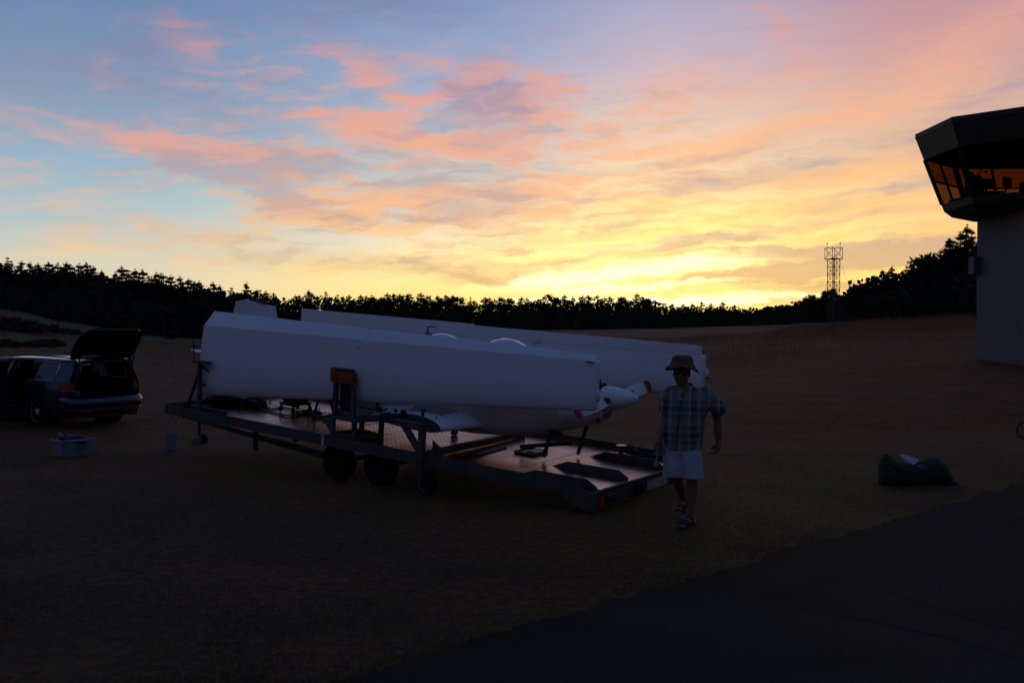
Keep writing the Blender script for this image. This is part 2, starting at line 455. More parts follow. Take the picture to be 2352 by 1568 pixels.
# ------------------------------------------------------------------ setting: field, apron
def field_material():
    m = bpy.data.materials.new('dry_mown_grass'); m.use_nodes = True
    nt = m.node_tree; N, L = nt.nodes, nt.links; b = N['Principled BSDF']
    g = N.new('ShaderNodeNewGeometry')
    def noise_(scale, detail=5, vec=None, rough=0.6):
        n = N.new('ShaderNodeTexNoise'); n.inputs['Scale'].default_value = scale; n.inputs['Detail'].default_value = detail; n.inputs['Roughness'].default_value = rough
        L.new(vec if vec else g.outputs['Position'], n.inputs['Vector']); return n.outputs['Fac']
    def rng(v, a, b_, c=0.0, d=1.0):
        n = N.new('ShaderNodeMapRange'); n.interpolation_type = 'SMOOTHSTEP'; L.new(v, n.inputs[0])
        for i, q in enumerate((a, b_, c, d)): n.inputs[i + 1].default_value = q
        return n.outputs[0]
    def mix(f, a, b_):
        n = N.new('ShaderNodeMix'); n.data_type = 'RGBA'
        for s, v in ((n.inputs[0], f), (n.inputs[6], a), (n.inputs[7], b_)):
            if isinstance(v, (tuple, float, int)): s.default_value = v
            else: L.new(v, s)
        return n.outputs[2]
    mp = N.new('ShaderNodeMapping'); mp.inputs['Rotation'].default_value = (0, 0, R(12)); mp.inputs['Scale'].default_value = (0.7, 1.0, 1.0)
    L.new(g.outputs['Position'], mp.inputs['Vector'])
    sepg = N.new('ShaderNodeSeparateXYZ'); L.new(g.outputs['Position'], sepg.inputs[0])
    patch = rng(noise_(0.55, 6, rough=0.7), 0.40, 0.62)
    fine = rng(noise_(9.0, 8, rough=0.82), 0.38, 0.62)
    streaks = rng(noise_(0.9, 7, mp.outputs[0], 0.7), 0.30, 0.72)
    straw = (0.205, 0.084, 0.030, 1); earth = (0.066, 0.028, 0.012, 1); green = (0.044, 0.034, 0.014, 1); tan = (0.125, 0.056, 0.022, 1)
    dry = mix(streaks, earth, mix(fine, tan, straw))
    # warm backlit tone of the far grass is put into its colour; near lawn greener
    near = rng(sepg.outputs[1], 9.0, 24.0, 1.0, 0.0)
    nearc = mix(fine, (0.052, 0.030, 0.011, 1), mix(patch, (0.215, 0.105, 0.034, 1), (0.125, 0.078, 0.021, 1)))
    nearg = N.new('ShaderNodeMath'); nearg.operation = 'MULTIPLY'; L.new(near, nearg.inputs[0]); nearg.inputs[1].default_value = 0.92
    c = mix(nearg.outputs[0], dry, nearc)
    # green slope on the left
    hx = rng(sepg.outputs[0], -18.0, -34.0); hy = rng(sepg.outputs[1], 48.0, 66.0); hy2 = rng(sepg.outputs[1], 105.0, 140.0, 1.0, 0.92)
    mm = N.new('ShaderNodeMath'); mm.operation = 'MULTIPLY'; L.new(hx, mm.inputs[0]); L.new(hy, mm.inputs[1])
    mm2 = N.new('ShaderNodeMath'); mm2.operation = 'MULTIPLY'; L.new(mm.outputs[0], mm2.inputs[0]); L.new(hy2, mm2.inputs[1])
    c = mix(mm2.outputs[0], c, green)
    L.new(c, b.inputs['Base Color'])
    b.inputs['Roughness'].default_value = 0.85; b.inputs['Specular IOR Level'].default_value = 0.12
    bp = N.new('ShaderNodeBump'); bp.inputs['Strength'].default_value = 1.0; bp.inputs['Distance'].default_value = 0.05
    L.new(noise_(16.0, 6, rough=0.75), bp.inputs['Height']); L.new(bp.outputs[0], b.inputs['Normal'])
    return m

def build_field():
    nang, rad = 288, [0.0]
    r = 1.2
    while r < 5000:
        rad.append(r); r *= 1.055
    vs_, fs = [], []
    for i, r in enumerate(rad):
        for k in range(nang):
            a = 2 * math.pi * k / nang
            x, y = r * math.sin(a), 4 + r * math.cos(a)
            vs_.append((x, y, ground_z(x, y)))
    for i in range(len(rad) - 1):
        for k in range(nang):
            a, b_ = i * nang + k, i * nang + (k + 1) % nang
            c, d = a + nang, b_ + nang
            fs.append((a, b_, d, c) if i else (a, d, c))
    me = bpy.data.meshes.new('field'); me.from_pydata(vs_, [], fs); me.update()
    me.polygons.foreach_set('use_smooth', [True] * len(me.polygons))
    o = obj('field', me, field_material()); o['kind'] = 'structure'
    return o
build_field()

# asphalt apron: its edge runs diagonally through (-1.05, 5.8) and (6.7, 13.2)
def apron_material():
    m = bpy.data.materials.new('worn_asphalt'); m.use_nodes = True
    nt = m.node_tree; N, L = nt.nodes, nt.links; b = N['Principled BSDF']
    g = N.new('ShaderNodeNewGeometry')
    n1 = N.new('ShaderNodeTexNoise'); n1.inputs['Scale'].default_value = 0.8; n1.inputs['Detail'].default_value = 6
    n2 = N.new('ShaderNodeTexVoronoi'); n2.inputs['Scale'].default_value = 110.0
    for n in (n1, n2): L.new(g.outputs['Position'], n.inputs['Vector'])
    r1 = N.new('ShaderNodeValToRGB'); r1.color_ramp.elements[0].color = (0.017, 0.0150, 0.0105, 1); r1.color_ramp.elements[1].color = (0.033, 0.0285, 0.0205, 1)
    r1.color_ramp.elements[0].position = 0.3; r1.color_ramp.elements[1].position = 0.7
    L.new(n1.outputs['Fac'], r1.inputs[0])
    chip = N.new('ShaderNodeMapRange'); chip.inputs[1].default_value = 0.93; chip.inputs[2].default_value = 1.0; L.new(n2.outputs['Color'], chip.inputs[0])
    mx = N.new('ShaderNodeMix'); mx.data_type = 'RGBA'; L.new(chip.outputs[0], mx.inputs[0]); L.new(r1.outputs[0], mx.inputs[6]); mx.inputs[7].default_value = (0.24, 0.23, 0.21, 1)
    L.new(mx.outputs[2], b.inputs['Base Color'])
    b.inputs['Roughness'].default_value = 0.95; b.inputs['Specular IOR Level'].default_value = 0.08
    bp = N.new('ShaderNodeBump'); bp.inputs['Strength'].default_value = 0.5; bp.inputs['Distance'].default_value = 0.006
    L.new(n2.outputs['Distance'], bp.inputs['Height']); L.new(bp.outputs[0], b.inputs['Normal'])
    return m

E0, E1 = Vector((-1.05, 5.80, 0)), Vector((6.72, 13.15, 0))
EDIR = (E1 - E0).normalized(); ENRM = Vector((EDIR.y, -EDIR.x, 0))       # towards the asphalt
def build_apron():
    bm = bmesh.new(); rows = []
    n = 900
    for i in range(n + 1):
        s = -9 + 46 * i / n
        w = 0.12 * noise.noise(Vector((s * 1.1, 3, 0))) + 0.08 * noise.noise(Vector((s * 4.0, 9, 0))) + 0.05 * noise.noise(Vector((s * 13, 1, 0))) + .03 * noise.noise(Vector((s * 31, 5, 0)))
        p = E0 + EDIR * s + ENRM * w
        rows.append((bm.verts.new((p.x, p.y, -0.012)), bm.verts.new((p.x + ENRM.x * .03, p.y + ENRM.y * .03, 0.022)), bm.verts.new((p.x + ENRM.x * 2, p.y + ENRM.y * 2, 0.030)), bm.verts.new((p.x + ENRM.x * 40, p.y + ENRM.y * 40, 0.034))))
    for a, b in zip(rows, rows[1:]):
        for k in range(3):
            bm.faces.new((a[k], b[k], b[k + 1], a[k + 1]))
    o = obj('apron', bm, apron_material(), smooth=True); o['kind'] = 'structure'
    # sealed cracks wandering away from the edge
    cm = mat('crack_filler', (0.012, 0.012, 0.013), 0.9, spec=0.15, bump=.3)
    def gp(px, py):
        d = PX * (CAM_Z - 0.03) / (py - PHOR + 0.0); return Vector(((px - PCX) / PX * d, d, 0.0))
    for k, pts in enumerate(([(1712, 1287), (1800, 1303), (1905, 1326), (2010, 1352), (2120, 1386), (2240, 1425), (2352, 1452), (2500, 1490)],
                             [(1925, 1415), (2020, 1430), (2120, 1452), (2230, 1478), (2352, 1515), (2480, 1560)])):
        bm = bmesh.new(); prev = None; fine = []
        for (a, b) in zip(pts, pts[1:]):
            for j in range(14):
                t = j / 14; fine.append(gp(a[0] + (b[0] - a[0]) * t, a[1] + (b[1] - a[1]) * t))
        for j, p in enumerate(fine):
            w = 0.004 + 0.012 * (noise.noise(Vector((j * .31, k * 7, 0))) + .6)
            off = 0.10 * noise.noise(Vector((j * .13, 20 + k, 0))) + .05 * noise.noise(Vector((j * .9, 40 + k, 0)))
            a_, b_ = bm.verts.new((p.x, p.y + off - w, 0.0375)), bm.verts.new((p.x, p.y + off + w, 0.0375))
            if prev: bm.faces.new((prev[0], a_, b_, prev[1]))
            prev = (a_, b_)
        obj('crack', bm, cm, o)
    return o
build_apron()
# ------------------------------------------------------------------ tilt-bed trailer (frame: a = towards its nose, b = across to the far side, h = above the deck)
def trailer_matrix():
    yaw, pit, rol = R(53.9), R(4.09), R(1.68)
    t = Vector((-math.sin(yaw) * math.cos(pit), math.cos(yaw) * math.cos(pit), math.sin(pit)))
    n = Vector((math.cos(yaw) * math.cos(rol), math.sin(yaw) * math.cos(rol), math.sin(rol)))
    n = (n - t * n.dot(t)).normalized()
    u = n.cross(t)
    M = Matrix((-t, n, u)).transposed().to_4x4()
    M.translation = (0.897, 10.908, 0.243)
    return M
TM = trailer_matrix()
TLEN, TWID = 7.79, 2.53
def L(a, b, h):
    return Vector((-a, b, h))
def TB(a, b, h=0.0):
    """matrix of a thing standing on the deck"""
    return TM @ Matrix.Translation(L(a, b, h))
def hg(a, b):
    """deck-frame height of the lawn under (a, b)"""
    return -(TM.translation.z - TM[2][0] * a + TM[2][1] * b) / TM[2][2]

galv = mat('galvanised_steel', (0.105, 0.099, 0.092), 0.6, 0.4, var=.35, vscale=9, bump=.15, bscale=60)
dark_steel = mat('dark_painted_steel', (0.035, 0.036, 0.04), 0.55, 0.2, var=.3)
rust_steel = mat('rusty_steel', (0.085, 0.05, 0.035), 0.75, 0.2, color2=(0.05, 0.045, 0.045), vscale=18, bump=.3)
rubber = mat('tyre_rubber', (0.012, 0.012, 0.013), 0.9, spec=.15, var=.2, vscale=20)
tread_alu = mat('tread_plate_aluminium', (0.36, 0.130, 0.062), 0.26, 0.92, color2=(0.18, 0.058, 0.026), vscale=2.2, bump=.06, bscale=25)  # warm sheen of the low sky is put into the metal colour
red_lens = mat('red_lens', (0.30, 0.010, 0.008), 0.25, spec=.6)
amber_lens = mat('amber_lens', (0.40, 0.09, 0.01), 0.3, spec=.6)
black_plastic = mat('black_plastic', (0.012, 0.012, 0.013), 0.45, var=.2)
white_plate = mat('pale_plate', (0.26, 0.26, 0.25), 0.5, var=.3)

tr = thing('flatbed_trailer', 'long galvanised flatbed trailer with tread plate deck carrying the dismantled glider', 'trailer', TM)

# side rails: channel below, thin upright lip above, chamfered at the tail
for b0, sgn in ((0.0, 1), (TWID, -1)):
    bm = bmesh.new()
    add_prism(bm, [(-TLEN, -0.064), (0.0, -0.064), (0.0, 0.004), (-TLEN, 0.004)], 'y', b0, b0 + sgn * 0.045)
    add_prism(bm, [(-TLEN, 0.0045), (-0.09, 0.0045), (-0.255, 0.082), (-TLEN, 0.082)], 'y', b0 + sgn * 0.006, b0 + sgn * 0.012)
    obj('side_rail', bm, galv, tr)
obj('front_rail', BM((add_prism, [(0.05, -0.064), (TWID - .05, -0.064), (TWID - .05, 0.082), (0.05, 0.082)], 'x', -TLEN, -TLEN + 0.010)), galv, tr)
obj('rear_beam', BM((add_prism, [(0.046, -0.185), (TWID - .046, -0.185), (TWID - .046, -0.016), (0.046, -0.016)], 'x', -0.06, 0.0),
                    (add_tube, [L(.02, .02, .004), L(.02, TWID - .02, .004)], .014, 8)), dark_steel, tr)
for b0 in (0.0, TWID - .044):   # corner plates that hang below the channel
    obj('corner_plate', BM((add_prism, [(-0.46, -0.065), (0.004, -0.065), (0.004, -0.20), (-0.13, -0.20), (-0.22, -0.185)], 'y', b0, b0 + .044),
                           (add_prism, [(-0.40, -0.01), (0.004, -0.01), (0.004, -0.062), (-0.40, -0.062)], 'y', b0 - (.003 if b0 == 0 else -.045), b0 + (.0 if b0 == 0 else .048))), galv, tr)
for k in range(7):   # strap plates and lashing eyes along the near rail
    a = (1.02, 1.6, 3.1, 4.26, 5.2, 5.9, 6.9)[k]
    if k in (3,):
        obj('rail_strap', BM((add_box, L(a, -.004, .008), (.05, .006, .142))), mat('bright_galvanised', (0.5, 0.5, 0.52), .5, .4), tr)
    obj('rail_bolt', BM((add_lathe, [(0.013, -.008), (0.013, 0.0), (0.007, 0.004)], L(a + .2, -.002, .02), 'y', 8)), dark_steel, tr)
obj('side_reflector', BM((add_lathe, [(0.036, -.012), (0.036, 0.0)], L(6.02, 0.0, -.035), 'y', 16)), amber_lens, tr)
# deck panels
seams = [0.012, 1.40, 2.735, 4.03, 5.36, 6.69, TLEN - .012]
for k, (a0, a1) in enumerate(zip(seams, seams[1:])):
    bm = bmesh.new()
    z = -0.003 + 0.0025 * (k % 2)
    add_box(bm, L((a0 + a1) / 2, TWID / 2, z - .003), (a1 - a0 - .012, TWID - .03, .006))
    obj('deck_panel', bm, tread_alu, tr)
# raised lozenges of the tread plate
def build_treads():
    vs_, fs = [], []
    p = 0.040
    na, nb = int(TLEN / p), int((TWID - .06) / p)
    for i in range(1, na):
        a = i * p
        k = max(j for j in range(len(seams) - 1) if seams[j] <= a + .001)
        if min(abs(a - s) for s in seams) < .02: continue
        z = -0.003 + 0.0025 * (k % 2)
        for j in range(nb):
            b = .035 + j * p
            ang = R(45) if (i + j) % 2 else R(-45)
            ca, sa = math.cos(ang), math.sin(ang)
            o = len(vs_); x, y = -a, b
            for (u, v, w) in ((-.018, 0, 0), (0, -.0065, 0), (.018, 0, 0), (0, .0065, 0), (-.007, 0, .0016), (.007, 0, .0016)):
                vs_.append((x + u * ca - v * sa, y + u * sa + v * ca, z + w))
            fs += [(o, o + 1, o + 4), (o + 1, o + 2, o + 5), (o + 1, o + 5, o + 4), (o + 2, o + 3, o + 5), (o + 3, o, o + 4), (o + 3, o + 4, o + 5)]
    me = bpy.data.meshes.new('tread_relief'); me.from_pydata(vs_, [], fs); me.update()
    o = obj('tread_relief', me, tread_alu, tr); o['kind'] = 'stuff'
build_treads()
# cross members under the deck, and dark beams added to block light
for a in (0.7, 2.0, 3.0, 4.6, 5.7, 6.8, 7.6):
    obj('cross_member', BM((add_box, L(a, TWID / 2, -.062), (.05, TWID - .9, .10))), dark_steel, tr)
for b in (.36, TWID - .36):
    obj('light_block_beam', BM((add_box, L(4.0, b, -.085), (7.2, .06, .135))), dark_steel, tr)
# wheel channels at the tail
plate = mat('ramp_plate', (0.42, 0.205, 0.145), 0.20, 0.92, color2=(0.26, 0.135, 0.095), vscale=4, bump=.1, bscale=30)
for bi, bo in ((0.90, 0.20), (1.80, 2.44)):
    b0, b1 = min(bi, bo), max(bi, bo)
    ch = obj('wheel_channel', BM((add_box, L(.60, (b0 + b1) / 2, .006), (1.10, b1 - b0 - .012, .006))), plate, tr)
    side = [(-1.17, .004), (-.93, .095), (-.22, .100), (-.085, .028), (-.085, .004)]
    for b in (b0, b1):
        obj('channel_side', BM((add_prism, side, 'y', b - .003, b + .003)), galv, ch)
    for a in (.5, .85):
        obj('channel_rivet', BM((add_lathe, [(.009, 0), (.009, .004), (.004, .007)], L(a, b1 - .003, .05) if bi < 1 else L(a, b0 + .003, .05), 'y', 8)), galv, ch)
# wheels
def wheel(parent, a, b, r, w, rimc, face=-1):
    """tyre + rim + hub; face = side of the outer face"""
    h = hg(a, b) + r - .008
    c = L(a, b, h)
    ty = obj('wheel', BM((add_lathe, [(r * .60, -w / 2), (r * .80, -w * .52), (r * .93, -w * .48), (r, -w * .34), (r, w * .34), (r * .93, w * .48), (r * .80, w * .52), (r * .60, w / 2)], c, 'y', 32)), rubber, parent, smooth=True)
    f = face * w * .40
    rm = obj('rim', BM((add_lathe, [(r * .62, face * w * .5), (r * .585, f), (r * .50, f - face * .012), (r * .36, f - face * .004), (r * .30, f - face * .03), (r * .12, f - face * .03)], c, 'y', 28)), rimc, ty, smooth=True)
    bm = bmesh.new()
    add_lathe(bm, [(r * .12, f - face * .03), (r * .11, f + face * .005), (r * .05, f + face * .012)], c, 'y', 14)
    for k in range(5):
        an = 2 * math.pi * k / 5 + .4
        add_lathe(bm, [(.011, f - face * .028), (.011, f - face * .012), (.006, f - face * .008)], c + Vector((math.cos(an) * r * .22, 0, math.sin(an) * r * .22)), 'y', 6)
    obj('hub', bm, galv, ty)
    return ty
rim_dark = mat('dull_rim', (0.030, 0.029, 0.029), .7, .3, var=.3)
rim_pale = mat('pale_rim', (0.42, 0.42, 0.44), .45, .5, var=.2)
for a in (4.13, 3.36):
    wheel(tr, a, 0.19, 0.265, 0.15, rim_dark, -1)
    wheel(tr, a, TWID - .19, 0.265, 0.15, rim_dark, 1)
    obj('axle', BM((add_tube, [L(a, .26, hg(a, .2) + .26), L(a, TWID - .26, hg(a, TWID - .2) + .26)], .03, 8)), dark_steel, tr)
# level A-frame drawbar that the bed tilts on
nose = L(9.19, 1.55, hg(9.19, 1.55) + .47)
for b in (0.13, TWID - .13):
    obj('drawbar_beam', BM((add_beam, L(4.35, b, -.24), nose, .06, .09)), dark_steel, tr)
obj('drawbar_post', BM((add_beam, L(5.46, .60, -.26), L(5.46, .60, -.10), .07, .05)), dark_steel, tr)
obj('coupling_head', BM((add_box, nose + V(-.10, 0, .02), (.30, .10, .09)), (add_ball, nose + V(-.25, 0, .03), .05, 10)), dark_steel, tr)
jb = L(9.19, 1.69, hg(9.19, 1.69))
jp = obj('jockey_post', BM((add_tube, [jb + V(0, 0, .10), jb + V(0, 0, .62)], .026, 10), (add_box, jb + V(0, 0, .08), (.03, .09, .10))), dark_steel, tr)
obj('jockey_wheel', BM((add_lathe, [(.03, -.035), (.075, -.04), (.085, -.025), (.085, .025), (.075, .04), (.03, .035)], jb + V(.05, 0.05, .085), 'y', 20)), rubber, jp, smooth=True)
pb = L(9.02, 2.24, hg(9.02, 2.24))
obj('prop_stand', BM((add_beam, L(6.15, .45, hg(6.15, .45) + .245), L(6.15, .45, -.11), .035, .035),
                     (add_beam, L(6.21, .45, hg(6.21, .45) + .245), L(6.21, .45, -.11), .012, .03),
                     (add_box, L(6.18, .45, hg(6.15, .45) + .24), (.10, .04, .012))), dark_steel, tr)
# cable hanging under the front
cab = [L(7.55 + .22 * (1 - math.cos(t)) / 2, .10, -.06 - .10 * math.sin(t)) for t in [math.pi * k / 12 for k in range(13)]]
obj('cable_loop', BM((add_tube, cab, .006, 6)), black_plastic, tr)
# outrigger post with its arm, brace, gusset, cross beam and support wheel
ob, oa = -.055, 2.46
gz = hg(oa, ob)
sp = obj('outrigger_post', BM((add_beam, L(oa, ob, gz + .17), L(oa, ob, .46), .075, .075, 0, .006)), galv, tr)
obj('outrigger_sleeve', BM((add_beam, L(oa, ob, -.16), L(oa, ob, .045), .10, .085)), rust_steel, sp)
obj('post_screw', BM((add_tube, [L(oa, ob, .46), L(oa, ob, .585)], .018, 8), (add_tube, [L(oa, ob, .585), L(oa, ob, .635)], .024, 8), (add_box, L(oa, ob, .645), (.12, .05, .008))), galv, sp)
obj('post_arm', BM((add_beam, L(oa - .03, ob, .425), L(oa + .44, ob, .430), .075, .075, 0, .004)), galv, sp)
obj('post_brace', BM((add_beam, L(oa + .30, ob, .41), L(oa + .02, ob, .10), .05, .075)), galv, sp)
obj('brace_bolt', BM((add_lathe, [(.016, -.046), (.016, -.03)], L(oa + .18, ob, .27), 'y', 8)), dark_steel, sp)
obj('gusset', BM((add_prism, [(-oa + .04, .02), (-oa + .04, .25), (-oa + .20, .16), (-oa + .24, .02)], 'y', .10, .106)), galv, sp)
obj('cross_beam', BM((add_beam, L(2.50, .02, .055), L(2.60, 2.30, .055), .07, .085)), dark_steel, sp)
wc = L(oa - .09, ob + .01, gz + .155)
ow = obj('support_wheel', BM((add_lathe, [(.09, -.04), (.13, -.045), (.155, -.028), (.155, .028), (.13, .045), (.09, .04)], wc, 'y', 28)), rubber, sp, smooth=True)
obj('rim', BM((add_lathe, [(.100, -.046), (.094, -.030), (.078, -.012), (.076, .0)], wc, 'y', 24, {'cap': False})), rim_pale, ow, smooth=True)
obj('wheel_disc', BM((add_lathe, [(.080, -.004), (.03, -.010), (.022, -.03), (.010, -.036)], wc, 'y', 20)), rim_dark, ow, smooth=True)
# tail lamps, triangle and plate
obj('reflector_triangle', BM((add_prism, [(.10, -.165), (.235, -.165), (.168, -.045)], 'x', .001, .012)), red_lens, tr)
obj('tail_lamp', BM((add_box, L(-.012, .36, -.105), (.022, .20, .10), None, .006)), mat('dark_lamp_glass', (0.04, 0.006, 0.006), .25), tr)
for b in (.98, 1.93):
    obj('rubber_buffer', BM((add_box, L(-.022, b, -.10), (.045, .17, .15), None, .02)), rubber, tr)
obj('number_plate', BM((add_box, L(-.006, 1.46, -.10), (.006, .52, .11), None, .002)), white_plate, tr)
obj('tail_lamp', BM((add_box, L(-.012, 2.25, -.105), (.022, .20, .10), None, .006)), MATS['dark_lamp_glass'], tr)
for (a, b) in ((6.90, 1.30), (5.98, 1.52)):   # lashing rings standing on the deck
    ring = [L(a, b + .028 * math.cos(t), .04 + .04 * math.sin(t)) for t in [2 * math.pi * k / 14 for k in range(14)]]
    obj('lashing_ring', BM((add_tube, ring, .007, 6, False, True)), dark_steel, tr)
# ------------------------------------------------------------------ dismantled motor glider on the trailer
gel = mat('white_gelcoat', (0.74, 0.73, 0.73), 0.32, 0.0, var=.05, vscale=2.5, coat=.25)
gel2 = mat('white_gelcoat_worn', (0.70, 0.68, 0.67), 0.40, 0.0, var=.07, vscale=3.5)
band_m = mat('pale_band', (0.76, 0.72, 0.70), 0.55, var=.08, vscale=30)
seam_m = mat('dark_seam', (0.10, 0.095, 0.09), .7)  # plain dark grey for the canopy sill

def naca(c):
    return 5 * (0.2969 * math.sqrt(max(c, 0)) - 0.126 * c - 0.3516 * c * c + 0.2843 * c ** 3 - 0.1015 * c ** 4)

def wing(name, label, mtx, side, st, tip_sign, flap_break, tilt, gapw, group, step=0.0):
    """wing panel standing on its leading edge.
    st(s): s 0 at the root .. 1 at the tip -> (a, b, h_le, h_hinge, flap_chord); side = -1 when the shown face bulges towards -b"""
    root = thing(name, label, 'wing', mtx, group)
    NS = 40
    cs = [0, .006, .02, .045, .08, .13, .2, .28, .37, .47, .57, .67, .76, .84, .92, 1.0]
    def section(s, shrink=1.0, lift=0.0):
        a, b, hl, hh, fc = st(s)
        ch = (hh - hl) + fc
        front, back = [], []
        for c in cs:
            h = hl + (hh - hl) * c
            full = (h - hl) / ch
            t = naca(full) * .155 * ch * shrink
            front.append(L(a, b + side * t * 1.12, h))
            back.append(L(a, b - side * t * .62, h))
        return front[::1] + back[::-1][1:-1] if False else front + back[::-1]
    rings = []
    ss = [i / NS for i in range(NS + 1)]
    for s in ss:
        rings.append(section(s))
    # rounded tip
    a1, b1, hl1, hh1, fc1 = st(1.0)
    for k in range(1, 6):
        q = k / 5; ang = q * math.pi / 2
        sec = section(1.0, shrink=max(.12, math.cos(ang)))
        da = .055 * math.sin(ang) * tip_sign
        up = .075 * (1 - math.cos(ang))
        out = []
        for p in sec:
            f = (p.z - hl1) / (hh1 - hl1)
            out.append(Vector((p.x + da, p.y, p.z + up * (1 - f) ** 2 * (1 if f < .8 else 0))))
        rings.append(out)
    body = obj('wing_skin', B(lambda bm: add_loft(bm, rings)), gel, root, smooth=35)
    # control surfaces along the trailing edge
    def surf(nm, s0, s1, rise=0.0):
        rr = []
        n = 14
        for i in range(n + 1):
            s = s0 + (s1 - s0) * i / n
            a, b, hl, hh, fc = st(s)
            t = naca((hh - hl) / ((hh - hl) + fc)) * .155 * ((hh - hl) + fc)
            fc2 = fc + rise
            q = []
            tl = R(tilt)
            dh, db = math.cos(tl), math.sin(tl)          # leaning away from the shown side
            for (u, w) in ((0.0, 1.13), (.12, 1.10), (.5, .62), (1.0, .03), (1.0, -.03), (.5, -.34), (.0, -.62)):
                hh_ = hh - .003 + u * fc2 * dh
                q.append(L(a, b + side * t * w - side * u * fc2 * db, hh_))
            rr.append(q)
        return obj(nm, B(lambda bm: add_loft(bm, rr)), gel, root, smooth=30)
    g = gapw / 2
    surf('flap', 0.0, flap_break - g, step)
    surf('aileron', flap_break + g, 1.0)
    # slightly lighter matte strip under the hinge line on the shown face
    rr = []
    for i in range(NS + 1):
        s = i / NS * .999
        a, b, hl, hh, fc = st(s)
        ch = (hh - hl) + fc; q = []
        for c in (1.0, .95, .90, .885):
            h = hl + (hh - hl) * c
            t = naca((h - hl) / ch) * .155 * ch
            q.append(L(a, b + side * (t * 1.12 + .0022), h - .004))
        rr.append(q)
    bm = bmesh.new(); add_loft(bm, rr, False, False, False)
    obj('pale_band', bm, band_m, root, smooth=True)
    return root

def lerp(a, b, t): return a + (b - a) * t
def st_near(s):
    return (lerp(7.47, .37, s), .52, lerp(.200, .82, s), lerp(1.305, 1.395, s), lerp(.262, .094, s))
def st_far(s):
    return (lerp(7.24, -.10, s), 2.30, lerp(.20, .93, s), lerp(1.285, 1.405, s), lerp(.255, .135, s))
wn = wing('glider_wing', 'nearer white wing panel standing on its edge, held by the orange-strapped trestle', TM, -1, st_near, 1, .487, 33, .004, 'detached white wing panels')
wf = wing('glider_wing', 'farther white wing panel standing behind the fuselage and propeller', TM, -1, st_far, 1, .505, -10, .0, 'detached white wing panels', step=.020)
# near wing: hinge fitting, screw, root pin and tip light
obj('root_pin', BM((add_tube, [L(7.45, .55, 1.17), L(7.56, .55, 1.17)], [.018, .008], 8)), galv, wn)
obj('hinge_fitting', BM((add_box, L(.40, .425, 1.385), (.10, .012, .016))), dark_steel, wn)
obj('actuator_bolt', BM((add_lathe, [(.014, -.006), (.010, .0)], L(4.06, .418, 1.245), 'y', 10)), dark_steel, wn)
def tip_light(root, a, b, h, lens):
    tl = obj('tip_light', BM((add_ball, L(a, b, h), .05, 14, (.55, .5, 1.25))), gel2, root, smooth=True)
    obj('lens', BM((add_ball, L(a - .015, b, h - .055), .022, 10)), lens, tl, smooth=True)
tip_light(wn, .315, .50, 1.02, mat('clear_lens', (.45, .45, .48), .1))
tip_light(wf, -.175, 2.30, 1.195, mat('red_nav_lens', (0.5, 0.012, 0.01), .2))
obj('pushrod_fairing', BM((add_ball, L(2.40, 2.235, 1.40), .03, 10, (1.6, .6, 1.2))), gel2, wf, smooth=True)

# fuselage
gl = thing('motor_glider', 'white motor glider fuselage with wings removed, spinner and propeller at the right', 'aircraft', TM @ Matrix.Translation((-.055, .05, 0)))
#        a     h_bottom h_top  half width  roundness
FS = [(.66, .665, .76, .150), (.74, .63, .755, .185), (.90, .55, .76, .245), (1.09, .45, .79, .325), (1.12, .44, .99, .335), (1.35, .345, 1.03, .385), (1.7, .265, 1.09, .42), (2.1, .205, 1.14, .435), (2.6, .165, 1.17, .435),
      (3.1, .155, 1.17, .42), (3.6, .160, 1.14, .39), (4.1, .185, 1.06, .34), (4.6, .255, .97, .28), (5.2, .335, .90, .22), (5.9, .43, .86, .17), (6.6, .52, .85, .135), (7.2, .60, .86, .105), (7.62, .68, .86, .06)]
rings = []
for (a, h0, h1, w) in FS:
    r = []
    for k in range(28):
        an = 2 * math.pi * k / 28
        c, s = math.cos(an), math.sin(an)
        c = math.copysign(abs(c) ** .85, c); s = math.copysign(abs(s) ** .85, s)
        r.append(L(a, 1.27 + w * c, (h0 + h1) / 2 + (h1 - h0) / 2 * s))
    rings.append(r)
body = obj('fuselage_body', B(lambda bm: add_loft(bm, rings)), gel2, gl, smooth=50)
# the upper cowling is off: bearer frame and engine are bare between firewall and spinner
eng_m = mat('engine_black', (0.025, 0.024, 0.022), .5, .4, var=.5, vscale=30)
yel = mat('yellow_green_primer', (0.20, 0.17, 0.03), .6, var=.2)
en = obj('engine', BM((add_box, L(.80, 1.27, .93), (.20, .28, .20), None, .02), (add_box, L(.95, 1.27, 1.00), (.30, .34, .16), None, .03),
                      (add_tube, [L(.68, 1.27, .90), L(.62, 1.27, .86)], .09, 14),
                      (add_lathe, [(.05, -.20), (.062, -.19), (.062, -.10), (.05, -.09)], L(.85, 1.27, .92), 'y', 12), (add_lathe, [(.05, .09), (.062, .10), (.062, .19), (.05, .2)], L(.85, 1.27, .92), 'y', 12)), eng_m, gl, smooth=30)
obj('hose', BM((add_tube, [L(.98, 1.20, 1.08), L(.86, 1.15, 1.085), L(.76, 1.14, 1.03), L(.70, 1.17, .96)], .013, 8)), black_plastic, en, smooth=True)
obj('firewall', BM((add_prism, [(.95, 1.08), (1.05, 1.155), (1.49, 1.155), (1.59, 1.08), (1.59, .95), (.95, .95)], 'x', -1.13, -1.12)), yel, gl)
